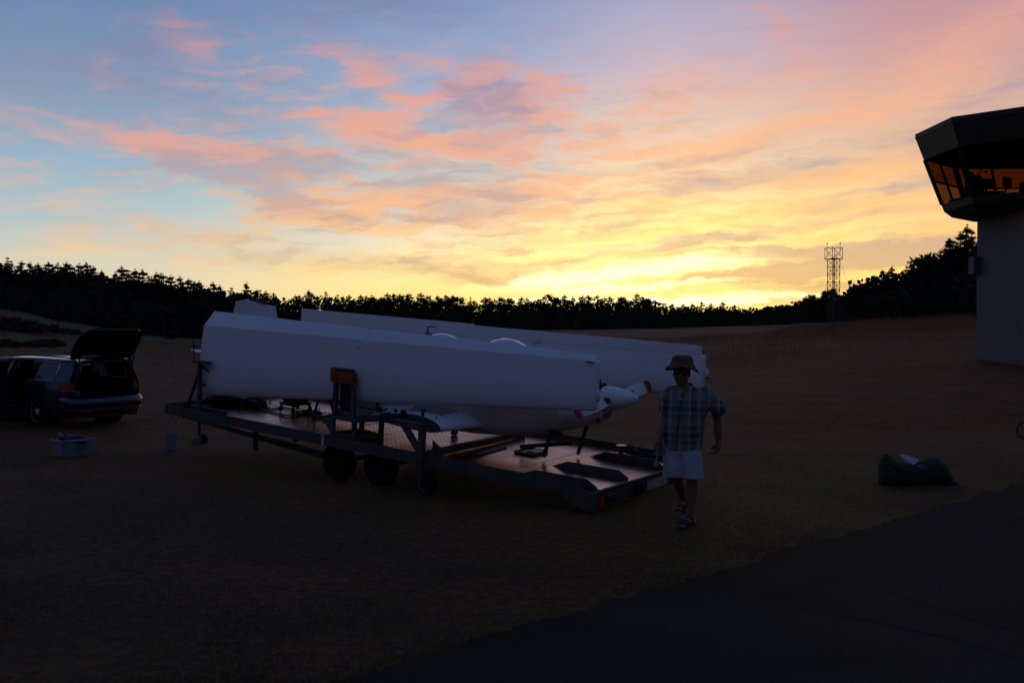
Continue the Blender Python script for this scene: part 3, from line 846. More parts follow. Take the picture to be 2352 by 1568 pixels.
# spinner and two-blade propeller
def axis_h(a): return .905 - (a - .20) * .11
sp_prof = [(r_ * 1.05, h_) for r_, h_ in [(0.002, -.02), (.028, .0), (.055, .036), (.085, .105), (.112, .19), (.134, .28), (.147, .37), (.150, .43), (.147, .455)]]
spin = obj('spinner', B(lambda bm: add_loft(bm, [[L(.20 + hgt, 1.27 + r * math.cos(2 * math.pi * k / 32), axis_h(.2 + hgt) + r * math.sin(2 * math.pi * k / 32)) for k in range(32)] for r, hgt in sp_prof])), mat('white_spinner', (.78, .78, .80), .28, var=.04), gl, smooth=50)
pitch_m = mat('dark_root', (0.02, 0.02, 0.022), .5)
blade_w = mat('white_blade', (0.72, 0.71, 0.72), .35, var=.05)
red_tip = mat('red_tip_paint', (0.28, 0.012, 0.010), .4)
for sg in (1, -1):
    dirv_ = V(sg * .115, sg * .955, sg * .150).normalized()
    c0 = L(.515, 1.27, axis_h(.515))
    def blade(r0, r1, n, extra=0.0):
        rr = []
        for i in range(n + 1):
            r = lerp(r0, r1, i / n)
            q = r / .765
            w = .80 * (.045 + .055 * math.sin(min(1, q * 1.35) * math.pi / 1.6)) * (1 if q < .93 else math.sqrt(max(.02, 1 - ((q - .93) / .072) ** 2)))
            tw = R(62 - 40 * q)
            ax = V(1, 0, 0); pr = dirv_.cross(ax).normalized()
            cdir = (pr * math.cos(tw) + ax * math.sin(tw) * sg)
            ndir = cdir.cross(dirv_).normalized()
            th = .014 * (1.25 - q) + extra
            ring = []
            for (u, v) in ((-1, 0), (-.5, .7), (.1, 1), (.7, .6), (1, 0), (.7, -.35), (.1, -.5), (-.5, -.35)):
                ring.append(c0 + dirv_ * r + cdir * (w * u * (1 + extra * 4)) + ndir * (th * v))
            rr.append(ring)
        return rr
    bl = obj('propeller_blade', B(lambda bm: add_loft(bm, blade(.06, .655, 20))), blade_w, gl, smooth=40)
    obj('blade_tip', B(lambda bm: add_loft(bm, blade(.657, .764, 10))), red_tip, bl, smooth=40)
    obj('tip_stripe', B(lambda bm: add_loft(bm, blade(.632, .641, 1, .0006))), red_tip, bl)
    obj('blade_root', BM((add_tube, [c0 + dirv_ * .04, c0 + dirv_ * .19], [.055, .045], 14)), pitch_m, bl, smooth=True)
    mk = obj('blade_mark', BM((add_prism, [(-.022, -.02), (.022, -.02), (0, .035)], 'z', -.0008, .0008)), mat('green_mark', (0.02, 0.16, 0.12), .5), bl)
    tw = R(62 - 40 * .47); ax = V(1, 0, 0); pr = dirv_.cross(ax).normalized()
    cd = (pr * math.cos(tw) + ax * math.sin(tw) * sg); nd = cd.cross(dirv_).normalized()
    if nd.x < 0: nd = -nd
    mk.matrix_local = Matrix.Translation(c0 + dirv_ * .36 + nd * .016) @ Matrix((cd, dirv_ * 1.0, nd)).transposed().to_4x4()
for (a, an) in ((.62, 35), (.62, 10), (.62, -12), (.56, 14)):
    r = .158; an = R(180 + an)
    obj('spinner_screw', BM((add_ball, L(a, 1.27 + r * math.cos(an), axis_h(a) - r * math.sin(an) * 1.0), .006, 8)), dark_steel, spin)
# lower cowl lip, chin scoop and loose cowl skirt
obj('chin_cowl', B(lambda bm: add_loft(bm, [[L(a, 1.27 + w * math.cos(an), hc - hw * abs(math.sin(an)) ** .8) for an in [math.pi * k / 12 for k in range(13)]] for (a, w, hc, hw) in ((.60, .13, .74, .13), (.72, .19, .73, .19), (.95, .26, .70, .24), (1.25, .35, .66, .30))], False, False, False)), gel2, gl, smooth=True)
obj('exhaust_stub', BM((add_tube, [L(.70, 1.20, .66), L(.655, 1.15, .60), L(.64, 1.13, .57)], .022, 10)), dark_steel, gl)
# canopy: two humps of perspex with a white frame, open vent scoop behind
glass_c = mat('canopy_perspex', (.55, .57, .62), .06, 0.0, spec=.8, coat=.6)
def hump(nm, a0, a1, top, m, par, w=.36, base=1.06):
    rr = []
    n = 18
    for i in range(n + 1):
        q = i / n; a = lerp(a0, a1, q)
        f = math.sin(math.pi * q) ** .8
        rr.append([L(a, 1.27 + w * math.cos(an) * (.35 + .65 * f), base + (top - base) * f * math.sin(an)) for an in [math.pi * k / 16 for k in range(17)]])
    return obj(nm, B(lambda bm: add_loft(bm, rr, False, False, False)), m, par, smooth=True)
cn = hump('canopy', 1.55, 2.82, 1.478, glass_c, gl, .38, 1.05)
hump('rear_canopy', 2.72, 3.85, 1.462, mat('white_turtle_deck', (.72, .71, .71), .22, coat=.4), gl, .37, 1.05)
obj('canopy_frame', BM((add_tube, [L(2.77, 1.27 + .385 * math.cos(an), 1.05 + .375 * math.sin(an)) for an in [math.pi * k / 16 for k in range(17)]], .012, 6)), gel2, cn, smooth=True)
obj('canopy_sill', BM((add_tube, [L(1.6, 1.27 - .16, 1.1), L(2.2, 1.27 - .39, 1.10), L(2.8, 1.27 - .40, 1.12)], .012, 6)), seam_m, cn)
obj('pitot_tube', BM((add_tube, [L(3.56, 1.27, 1.40), L(3.56, 1.27, 1.515), L(3.545, 1.27, 1.535), L(3.50, 1.27, 1.545), L(3.44, 1.27, 1.540), L(3.38, 1.27, 1.515)], [.010, .010, .009, .009, .008, .006], 8), (add_box, L(3.55, 1.27, 1.44), (.10, .03, .02))), dark_steel, gl, smooth=True)
# fin with the tailplane taken off
fin = []
for (h, a0, a1, w) in ((.80, 6.55, 7.95, .065), (1.15, 6.66, 7.88, .06), (1.45, 6.73, 7.80, .055), (1.60, 6.77, 7.74, .052)):
    ring = []
    for c in (0, .03, .1, .25, .45, .7, 1.0):
        ring.append(L(lerp(a0, a1, c), 1.27 - w * naca(c) * 2.0, h))
    for c in (.7, .45, .25, .1, .03):
        ring.append(L(lerp(a0, a1, c), 1.27 + w * naca(c) * 2.0, h))
    fin.append(ring)
top = [Vector(p) for p in fin[-1]]
for p in top:
    a = -p.x
    p.z = 1.655 if a > 7.45 else (1.70 if a > 7.35 else (1.635 + .02 * math.sin(a * 9) if a < 7.1 else 1.648))
fin.append(top)
fo = obj('fin', B(lambda bm: add_loft(bm, fin)), gel2, gl, smooth=35)
obj('tailplane_mount', BM((add_box, L(7.10, 1.27, 1.665), (.50, .045, .05), None, .01), (add_box, L(7.33, 1.27, 1.69), (.06, .06, .06)), (add_tube, [L(6.92, 1.27, 1.66), L(6.86, 1.27, 1.72), L(6.80, 1.27, 1.70)], .012, 6)), eng_m, fo)
obj('leading_edge_strip', BM((add_tube, [L(6.64, 1.27, 1.12), L(6.715, 1.27, 1.45), L(6.765, 1.27, 1.65)], .008, 6)), band_m, fo)
# wing stub with its open root rib
rib = mat('rib_olive', (0.055, 0.055, 0.040), .7, var=.35, vscale=14)
stub = []
def stub_sec(b, aTE, aLE, hc, t, grow=0.0):
    ch = aTE - aLE; up, dn = [], []
    for c in (0, .008, .03, .07, .13, .22, .33, .45, .58, .72, .86, 1.0):
        a = aLE + ch * c
        up.append(L(a, b, hc + .02 * math.sin(math.pi * c) + naca(c) * t * 1.25 + grow))
        dn.append(L(a, b, hc + .02 * math.sin(math.pi * c) - naca(c) * t * .75 - grow))
    return up + dn[::-1][1:-1]
secs = [(.45, 3.93, 2.575, .30, .205), (.62, 3.98, 2.50, .31, .215), (.80, 4.06, 2.38, .33, .24), (.95, 4.16, 2.22, .36, .28), (1.15, 4.25, 2.0, .40, .33)]
ws = obj('wing_stub', B(lambda bm: add_loft(bm, [stub_sec(*q) for q in secs], False, False)), gel, gl, smooth=50)
obj('root_rib', B(lambda bm: add_loft(bm, [stub_sec(.452, 3.93, 2.575, .30, .203), stub_sec(.456, 3.93, 2.575, .30, .203)])), rib, ws)
obj('rib_box', BM((add_box, L(3.22, .446, .425), (.10, .012, .11))), black_plastic, ws)
obj('rib_fitting', BM((add_lathe, [(.028, -.012), (.028, 0), (.016, .002)], L(3.36, .448, .455), 'y', 14)), galv, ws)
for k, (a, h) in enumerate(((3.52, .40), (3.56, .36), (3.47, .37), (3.50, .33), (3.44, .42))):
    obj('rib_pipe', BM((add_tube, [L(a, .44, h), L(a + .07, .42, h - .015), L(a + .13, .445, h - .005)], .010, 6)), dark_steel, ws)
obj('drag_pin', BM((add_tube, [L(2.92, .44, .285), L(2.70, .43, .285)], .008, 8), (add_tube, [L(2.90, .43, .30), L(2.86, .425, .245)], .007, 6)), galv, ws)
obj('stub_pin', BM((add_tube, [L(2.70, .50, .42), L(2.695, .50, .465)], .006, 6)), dark_steel, ws)
# walkway: grip patch on the stub
walk = []
for b in (.64, .72, .80, .88, .96):
    row = []
    for i in range(9):
        c = lerp(.16 + .04 * (b - .64), .62 - .2 * (.96 - b), i / 8)
        j = max(k for k in range(len(secs) - 1) if secs[k][0] <= b)
        q = (b - secs[j][0]) / (secs[j + 1][0] - secs[j][0])
        aTE, aLE, hc, t = [lerp(secs[j][m], secs[j + 1][m], q) for m in (1, 2, 3, 4)]
        row.append(L(aLE + (aTE - aLE) * c, b, hc + .02 * math.sin(math.pi * c) + naca(c) * t * 1.25 + .006))
    walk.append(row)
bm = bmesh.new(); add_loft(bm, walk, False, False, False)
obj('walkway_patch', bm, mat('walkway_grip', (0.33, 0.31, 0.32), .85, var=.15, vscale=40), ws, smooth=True)
# undercarriage legs and keel skid
obj('gear_leg', BM((add_beam, L(1.27, 1.08, .42), L(1.42, 1.12, .035), .038, .038)), rust_steel, gl)
obj('gear_leg', BM((add_beam, L(1.02, 1.48, .44), L(1.22, 1.62, .035), .036, .036)), rust_steel, gl)
obj('gear_door', BM((add_box, L(1.30, 1.10, .385), (.30, .10, .014), Matrix.Rotation(R(8), 3, 'Y'))), black_plastic, gl)
obj('keel_skid', BM((add_tube, [L(1.05, 1.24, .25), L(1.85, 1.22, .09)], .028, 10)), dark_steel, gl, smooth=True)
obj('tail_cradle', BM((add_beam, L(5.6, 1.05, .0), L(5.6, 1.20, .42), .03), (add_beam, L(5.6, 1.49, .0), L(5.6, 1.34, .42), .03), (add_beam, L(5.6, 1.05, .015), L(5.6, 1.49, .015), .03)), dark_steel, gl)
obj('belly_cradle', BM((add_box, L(3.30, 1.62, .080), (.06, .10, .155), None, .01)), dark_steel, gl)
# ------------------------------------------------------------------ things standing on the trailer
blue_grey = mat('blue_grey_paint', (0.072, 0.078, 0.092), .55, .1, var=.25, vscale=10, bump=.1)
orange = mat('orange_webbing', (0.42, 0.062, 0.012), .75, var=.25, vscale=25, bump=.3, bscale=120)
navy_foam = mat('navy_foam', (0.012, 0.018, 0.06), .8)
t1 = thing('wing_trestle', 'blue-grey steel trestle with orange strap and padded top holding the nearer wing', 'trestle', TB(4.16, .60))
def P1(a, b, h): return L(a - 4.16, b - .60, h)
# lower frame
A0, A1, B0, B1 = 4.45, 3.88, .36, .82
for (a, b) in ((A0, B0), (A1 + .16, B0), (A1, B1 - .1), (A0 - .1, B1)):
    obj('leg', BM((add_beam, P1(a, b, 0.0), P1(a, b, .25), .055, .055)), blue_grey, t1)
for (p, q) in (((A0, B0), (A1 + .16, B0)), ((A1 + .16, B0), (A1, B1 - .1)), ((A0 - .1, B1), (A1, B1 - .1)), ((A0, B0), (A0 - .1, B1))):
    obj('foot_rail', BM((add_beam, P1(p[0], p[1], .028), P1(q[0], q[1], .028), .04, .05)), rust_steel, t1)
obj('table', BM((add_prism, [(-(A0 + .04 - 4.16), B0 - .03 - .6), (-(A1 + .10 - 4.16), B0 - .03 - .6), (-(A1 - .04 - 4.16), B1 - .07 - .6), (-(A0 - .12 - 4.16), B1 + .03 - .6)], 'z', .235, .285)), blue_grey, t1)
obj('table_lip', BM((add_prism, [(-(A0 - 4.16), B0 + .02 - .6), (-(A1 + .14 - 4.16), B0 + .02 - .6), (-(A1 - 4.16), B1 - .10 - .6), (-(A0 - .10 - 4.16), B1 - .6)], 'z', .285, .33)), blue_grey, t1)
for (a, b) in ((A0 - .03, B0), (A1 + .19, B0)):
    obj('upright', BM((add_beam, P1(a, b, .28), P1(a - .01, b, .83), .055, .055)), blue_grey, t1)
obj('upright', BM((add_beam, P1(A1 + .10, .74, .28), P1(A1 + .10, .74, .80), .04, .04)), blue_grey, t1)
obj('gusset', BM((add_prism, [(-(A0 - .06 - 4.16), .33), (-(A0 - .19 - 4.16), .33), (-(A0 - .06 - 4.16), .44)], 'y', B0 - .6 - .004, B0 - .6 + .004)), blue_grey, t1)
obj('outrigger_bracket', BM((add_beam, P1(A0 + .03, B0, .175), P1(A0 + .18, B0, .185), .055, .07), (add_prism, [(-(A0 + .03 - 4.16), .05), (-(A0 + .03 - 4.16), .15), (-(A0 + .15 - 4.16), .15), (-(A0 + .06 - 4.16), .05)], 'y', B0 - .606, B0 - .594)), blue_grey, t1)
obj('back_board', BM((add_box, P1(4.25, B0 + .035, .585), (.20, .02, .46))), mat('black_carpet', (0.016, 0.016, 0.018), .95), t1)
pad = obj('top_pad', BM((add_tube, [P1(4.49, B0 - .01, .915), P1(4.07, B0 - .01, .925)], .028, 10)), navy_foam, t1, smooth=True)
wrap = []
for i in range(13):
    q = i / 12; a = 4.47 + (4.06 - 4.47) * q; sag = .008 * math.sin(q * 17) + .006 * math.sin(q * 41)
    wrap.append([P1(a, B0 - .052 + sag * .5, .905 + .004 * q), P1(a, B0 - .058 + sag, .85), P1(a, B0 - .052 - sag, .79), P1(a, B0 - .046, .745 + sag), P1(a, B0 + .035, .745 + sag), P1(a, B0 + .045, .85), P1(a, B0 + .035, .905)])
obj('orange_strap', B(lambda bm: add_loft(bm, wrap)), orange, t1, smooth=40)
obj('strap_knot', BM((add_tube, [P1(4.40, B0 - .06, .955), P1(4.385, B0 - .072, .89), P1(4.40, B0 - .068, .80), P1(4.375, B0 - .06, .72)], [.022, .026, .024, .012], 8), (add_tube, [P1(4.41, B0 - .065, .83), P1(4.34, B0 - .07, .77)], .016, 6)), orange, t1, smooth=True)
obj('strap_fold', BM((add_tube, [P1(4.46, B0 - .063, .835), P1(4.28, B0 - .068, .828), P1(4.08, B0 - .063, .818)], .005, 5)), mat('strap_edge', (0.16, 0.02, 0.005), .8), t1)
obj('hanging_strap', BM((add_beam, P1(4.035, B0 - .01, .76), P1(4.00, B0 + .03, .42), .030, .006), (add_beam, P1(4.00, B0 + .03, .42), P1(3.965, B0 + .03, .33), .028, .006)), mat('grey_webbing', (.20, .19, .19), .85, var=.2), t1)
obj('clamp_screw', BM((add_tube, [P1(4.02, .56, .40), P1(3.80, .62, .405)], .010, 6), (add_tube, [P1(3.80, .62, .28), P1(3.80, .62, .45)], .020, 8), (add_tube, [P1(3.84, .60, .37), P1(3.72, .66, .43)], .013, 6)), dark_steel, t1)

# stand at the nose end
t2 = thing('tail_stand', 'dark steel post with slanting braces and a screw clamp at the trailer front', 'stand', TB(7.35, .32))
def P2(a, b, h): return L(a - 7.35, b - .32, h)
obj('post', BM((add_beam, P2(7.35, .32, 0), P2(7.36, .32, .74), .065, .05)), blue_grey, t2)
obj('brace', BM((add_beam, P2(7.72, .36, 0.0), P2(7.37, .32, .60), .035, .035)), dark_steel, t2)
obj('brace', BM((add_beam, P2(7.05, .62, .36), P2(7.33, .33, .70), .030, .030)), dark_steel, t2)
obj('brace', BM((add_beam, P2(7.60, .95, 0.0), P2(7.36, .40, .40), .040, .030)), dark_steel, t2)
obj('foot_bar', BM((add_box, P2(7.25, .40, .02), (.85, .06, .04))), dark_steel, t2)
obj('foot_bar', BM((add_beam, P2(7.40, .30, .03), P2(7.40, 1.05, .03), .06, .05)), dark_steel, t2)
obj('head_plate', BM((add_box, P2(7.30, .32, .752), (.34, .10, .035))), rust_steel, t2)
cl = obj('clamp', BM((add_tube, [P2(7.50, .32, .76), P2(7.53, .32, 1.08)], .012, 6)), dark_steel, t2)
obj('clamp_handle', BM((add_box, P2(7.515, .32, .985), (.19, .025, .020), None, .004)), dark_steel, cl)

# horizontal tail lying on the stand, seen past the wing root
ht = thing('tailplane', 'white tailplane lying flat in the clamp behind the nearer wing root', 'tailplane', TB(6.6, .55, .78))
rr = []
for i in range(21):
    q = i / 20; a = lerp(8.18, 5.9, q)
    w = .30 * (math.sin(min(1, q * 7) * math.pi / 2)) ** .6 * (math.sin(min(1, (1 - q) * 7) * math.pi / 2)) ** .6 + .01
    rr.append([L(a - 6.6, .80 - .55 + w * math.cos(an) * .42, .055 + .032 * math.sin(an) * (w / .31)) for an in [2 * math.pi * k / 14 for k in range(14)]])
obj('tail_skin', B(lambda bm: add_loft(bm, rr)), gel2, ht, smooth=40)
obj('padding', BM((add_box, L(7.36 - 6.6, .80 - .55, .02 - .018), (.20, .24, .02))), mat('straw_padding', (0.12, 0.13, 0.05), .9), ht)
obj('tip_cap', BM((add_ball, L(8.17 - 6.6, .80 - .55, .055), .03, 10, (2.2, 1.0, .8))), gel, ht, smooth=True)

# loose things
t3 = thing('spare_tyre', 'worn black car tyre lying flat near the trailer front', 'tyre', TB(7.52, .92))
obj('tread', BM((add_lathe, [(.165, .035), (.20, .0), (.27, .0), (.295, .035), (.30, .07), (.295, .11), (.27, .145), (.20, .145), (.165, .115), (.165, .035)], (0, 0, .002), 'z', 36, {'cap': False})), rubber, t3, smooth=True)
obj('sidewall_band', BM((add_tube, [V(.235 * math.cos(2 * math.pi * k / 28), .235 * math.sin(2 * math.pi * k / 28), .147) for k in range(28)], .008, 6, False, True)), mat('tyre_grey', (.06, .055, .05), .85), t3)

t4 = thing('metal_case', 'plain grey-blue metal case on the deck behind the tyre', 'case', TB(7.28, 1.10))
obj('case_body', BM((add_box, (0, 0, .07), (.30, .24, .14), None, .012)), blue_grey, t4)
obj('case_lid', BM((add_box, (0, 0, .150), (.31, .25, .018), None, .006)), blue_grey, t4)
obj('handle', BM((add_tube, [V(-.06, -.125, .10), V(-.05, -.145, .10), V(.05, -.145, .10), V(.06, -.125, .10)], .006, 6)), dark_steel, t4)
t5 = thing('wheel_chock', 'black wedge-shaped wheel chock beside the grey case', 'wheel chock', TB(6.98, 1.14))
obj('wedge', BM((add_prism, [(-.13, 0), (.15, 0), (.08, .13), (-.13, .13)], 'y', -.10, .10)), black_plastic, t5)
obj('grip_rib', BM((add_box, (.0, -.03, .135), (.18, .02, .012)), (add_box, (.0, .04, .135), (.18, .02, .012))), rubber, t5)

t6 = thing('water_bottle', 'small clear plastic bottle with a blue label at the trailer front', 'bottle', TB(7.70, .52))
clearp = mat('clear_plastic', (.75, .78, .82), .08, trans=.85, ior=1.35)
obj('bottle_body', BM((add_lathe, [(.002, 0), (.032, .002), (.036, .01), (.036, .135), (.031, .165), (.016, .195), (.013, .205), (.013, .215)], (0, 0, .002), 'z', 20)), clearp, t6, smooth=True)
obj('label_band', BM((add_lathe, [(.0368, .055), (.0368, .105)], (0, 0, .002), 'z', 20, {'cap': False})), mat('blue_label', (.03, .06, .25), .5), t6, smooth=True)
obj('cap', BM((add_lathe, [(.015, .215), (.015, .235), (.012, .237)], (0, 0, .002), 'z', 14)), mat('white_cap', (.7, .7, .7), .4), t6)

t7 = thing('wheeled_dolly', 'low dolly with dull red frame and black castors under the nearer wing', 'dolly', TB(6.34, 1.36) @ Matrix.Diagonal((.72, .72, .9, 1)))
redp = mat('dull_red_paint', (0.09, 0.016, 0.012), .6, var=.3)
obj('frame', BM((add_prism, [(-.14, .115), (-.20, .24), (.20, .24), (.14, .115)], 'y', -.20, .20)), redp, t7)
obj('deck_board', BM((add_box, (0, 0, .245), (.50, .44, .02))), dark_steel, t7)
for (x, y) in ((-.19, -.24), (.19, -.24), (-.19, .24), (.19, .24)):
    cs_ = obj('castor', BM((add_beam, V(x, y * .9, .12), V(x * 1.02, y, .065), .045, .035), (add_box, V(x, y * .85, .145), (.10, .08, .05))), dark_steel, t7)
    obj('castor_wheel', BM((add_lathe, [(.02, -.018), (.045, -.02), (.05, -.012), (.05, .012), (.045, .02), (.02, .018)], V(x * 1.04, y, .052), 'y', 16)), rubber, cs_, smooth=True)

# lashing line and its coil
pts = [L(7.35, 1.95, .16), L(6.90, 1.305, .075)]
line = [L(7.45, 2.0, .17), L(7.2, 1.75, .12), L(6.90, 1.30, .082)] + [L(6.9 + (5.0 - 6.9) * k / 14, 1.30 + .30 * k / 14 - .02 * math.sin(k), .060 - .025 * math.sin(math.pi * k / 14)) for k in range(1, 15)] + [L(4.46, 1.35, .07), L(4.30, .84, .12)]
ropem = mat('dark_rope', (.04, .037, .033), .9, var=.3, vscale=60)
tag(obj('lashing_line', BM((add_tube, line, .006, 6)), ropem), 'thin dark cord stretched along the deck through two lashing rings', 'rope').matrix_world = TM
coil = []
for k in range(120):
    an = k * .35; r = .10 + .05 * noise.noise(Vector((k * .07, 2, 0)))
    coil.append(L(6.02 + 1.9 * r * math.cos(an), 1.42 + r * math.sin(an) * .9, .008 + .0005 * k % .03))
tag(obj('rope_coil', BM((add_tube, coil, .005, 5)), ropem), 'loose heap of dark cord on the deck right of the dolly', 'rope').matrix_world = TM
tag(obj('flat_frame', BM((add_beam, L(6.75, 1.02, .014), L(6.10, .95, .014), .03, .02), (add_beam, L(6.75, 1.02, .014), L(6.72, 1.40, .014), .03, .02), (add_beam, L(6.72, 1.42, .014), L(6.05, 1.36, .014), .03, .02), (add_beam, L(6.10, .96, .014), L(6.05, 1.36, .014), .03, .02)), dark_steel), 'thin dark steel frame lying flat under the dolly', 'frame').matrix_world = TM

t8 = thing('black_tray', 'shallow black tray lying on the tread plate under the nose', 'tray', TB(1.83, 1.40))
obj('tray_base', BM((add_box, (0, 0, .012), (.30, .34, .012))), black_plastic, t8)
obj('tray_rim', BM((add_box, (-.15, 0, .020), (.012, .34, .030)), (add_box, (.15, 0, .020), (.012, .34, .030)), (add_box, (0, -.17, .020), (.30, .012, .030)), (add_box, (0, .17, .020), (.30, .012, .030)), (add_box, (.06, .03, .026), (.16, .18, .018))), black_plastic, t8)
tag(obj('steel_bar', BM((add_beam, L(2.20, .72, .012), L(2.26, 1.42, .012), .045, .018, 0, .003)), galv), 'loose flat steel bar on the deck right of the outrigger post', 'bar').matrix_world = TM

t9 = thing('ratchet_winch', 'small brass-coloured ratchet drum on the far wheel channel', 'winch', TB(.92, 2.17, .010))
brass = mat('brassy_steel', (.22, .15, .07), .3, .9, var=.3, vscale=20)
obj('drum', BM((add_lathe, [(.03, 0), (.062, .002), (.062, .014), (.036, .018), (.034, .10), (.062, .104), (.062, .118), (.03, .12)], (0, 0, .008), 'z', 22)), brass, t9, smooth=30)
obj('tooth_ring', BM(*[(add_box, (.066 * math.cos(k * math.pi / 5), .066 * math.sin(k * math.pi / 5), .118), (.018, .018, .014), Matrix.Rotation(k * math.pi / 5, 3, 'Z')) for k in range(10)]), brass, t9)
obj('base_plate', BM((add_box, (.02, .0, .004), (.20, .15, .008))), galv, t9)
strap = []
for k in range(60):
    q = k / 59
    strap.append((lerp(.80, .30, q) + .09 * math.sin(q * 19), 2.30 + .10 * math.sin(q * 13 + 1) * (1 - q * .4), .03 + .055 * abs(math.sin(q * 15)) * (1 - .4 * q)))
bm = bmesh.new(); prev = None
for k, (a, b, h) in enumerate(strap):
    tw = k * .22
    o_ = V(.02 * math.cos(tw), .012 * math.sin(tw), .020 * abs(math.sin(tw)) + .004)
    p = L(a, b, h); v1, v2, v3 = bm.verts.new(p - o_), bm.verts.new(p + o_), bm.verts.new(p + o_ + V(0, .002, .002))
    if prev: bm.faces.new((prev[0], v1, v2, prev[1])); bm.faces.new((prev[1], v2, v3, prev[2]))
    prev = (v1, v2, v3)
tag(obj('tie_down_strap', bm, mat('blue_webbing', (0.010, 0.085, 0.16), .75, var=.3, vscale=20)), 'tangled blue tie-down strap heaped against the far rail', 'strap').matrix_world = TM
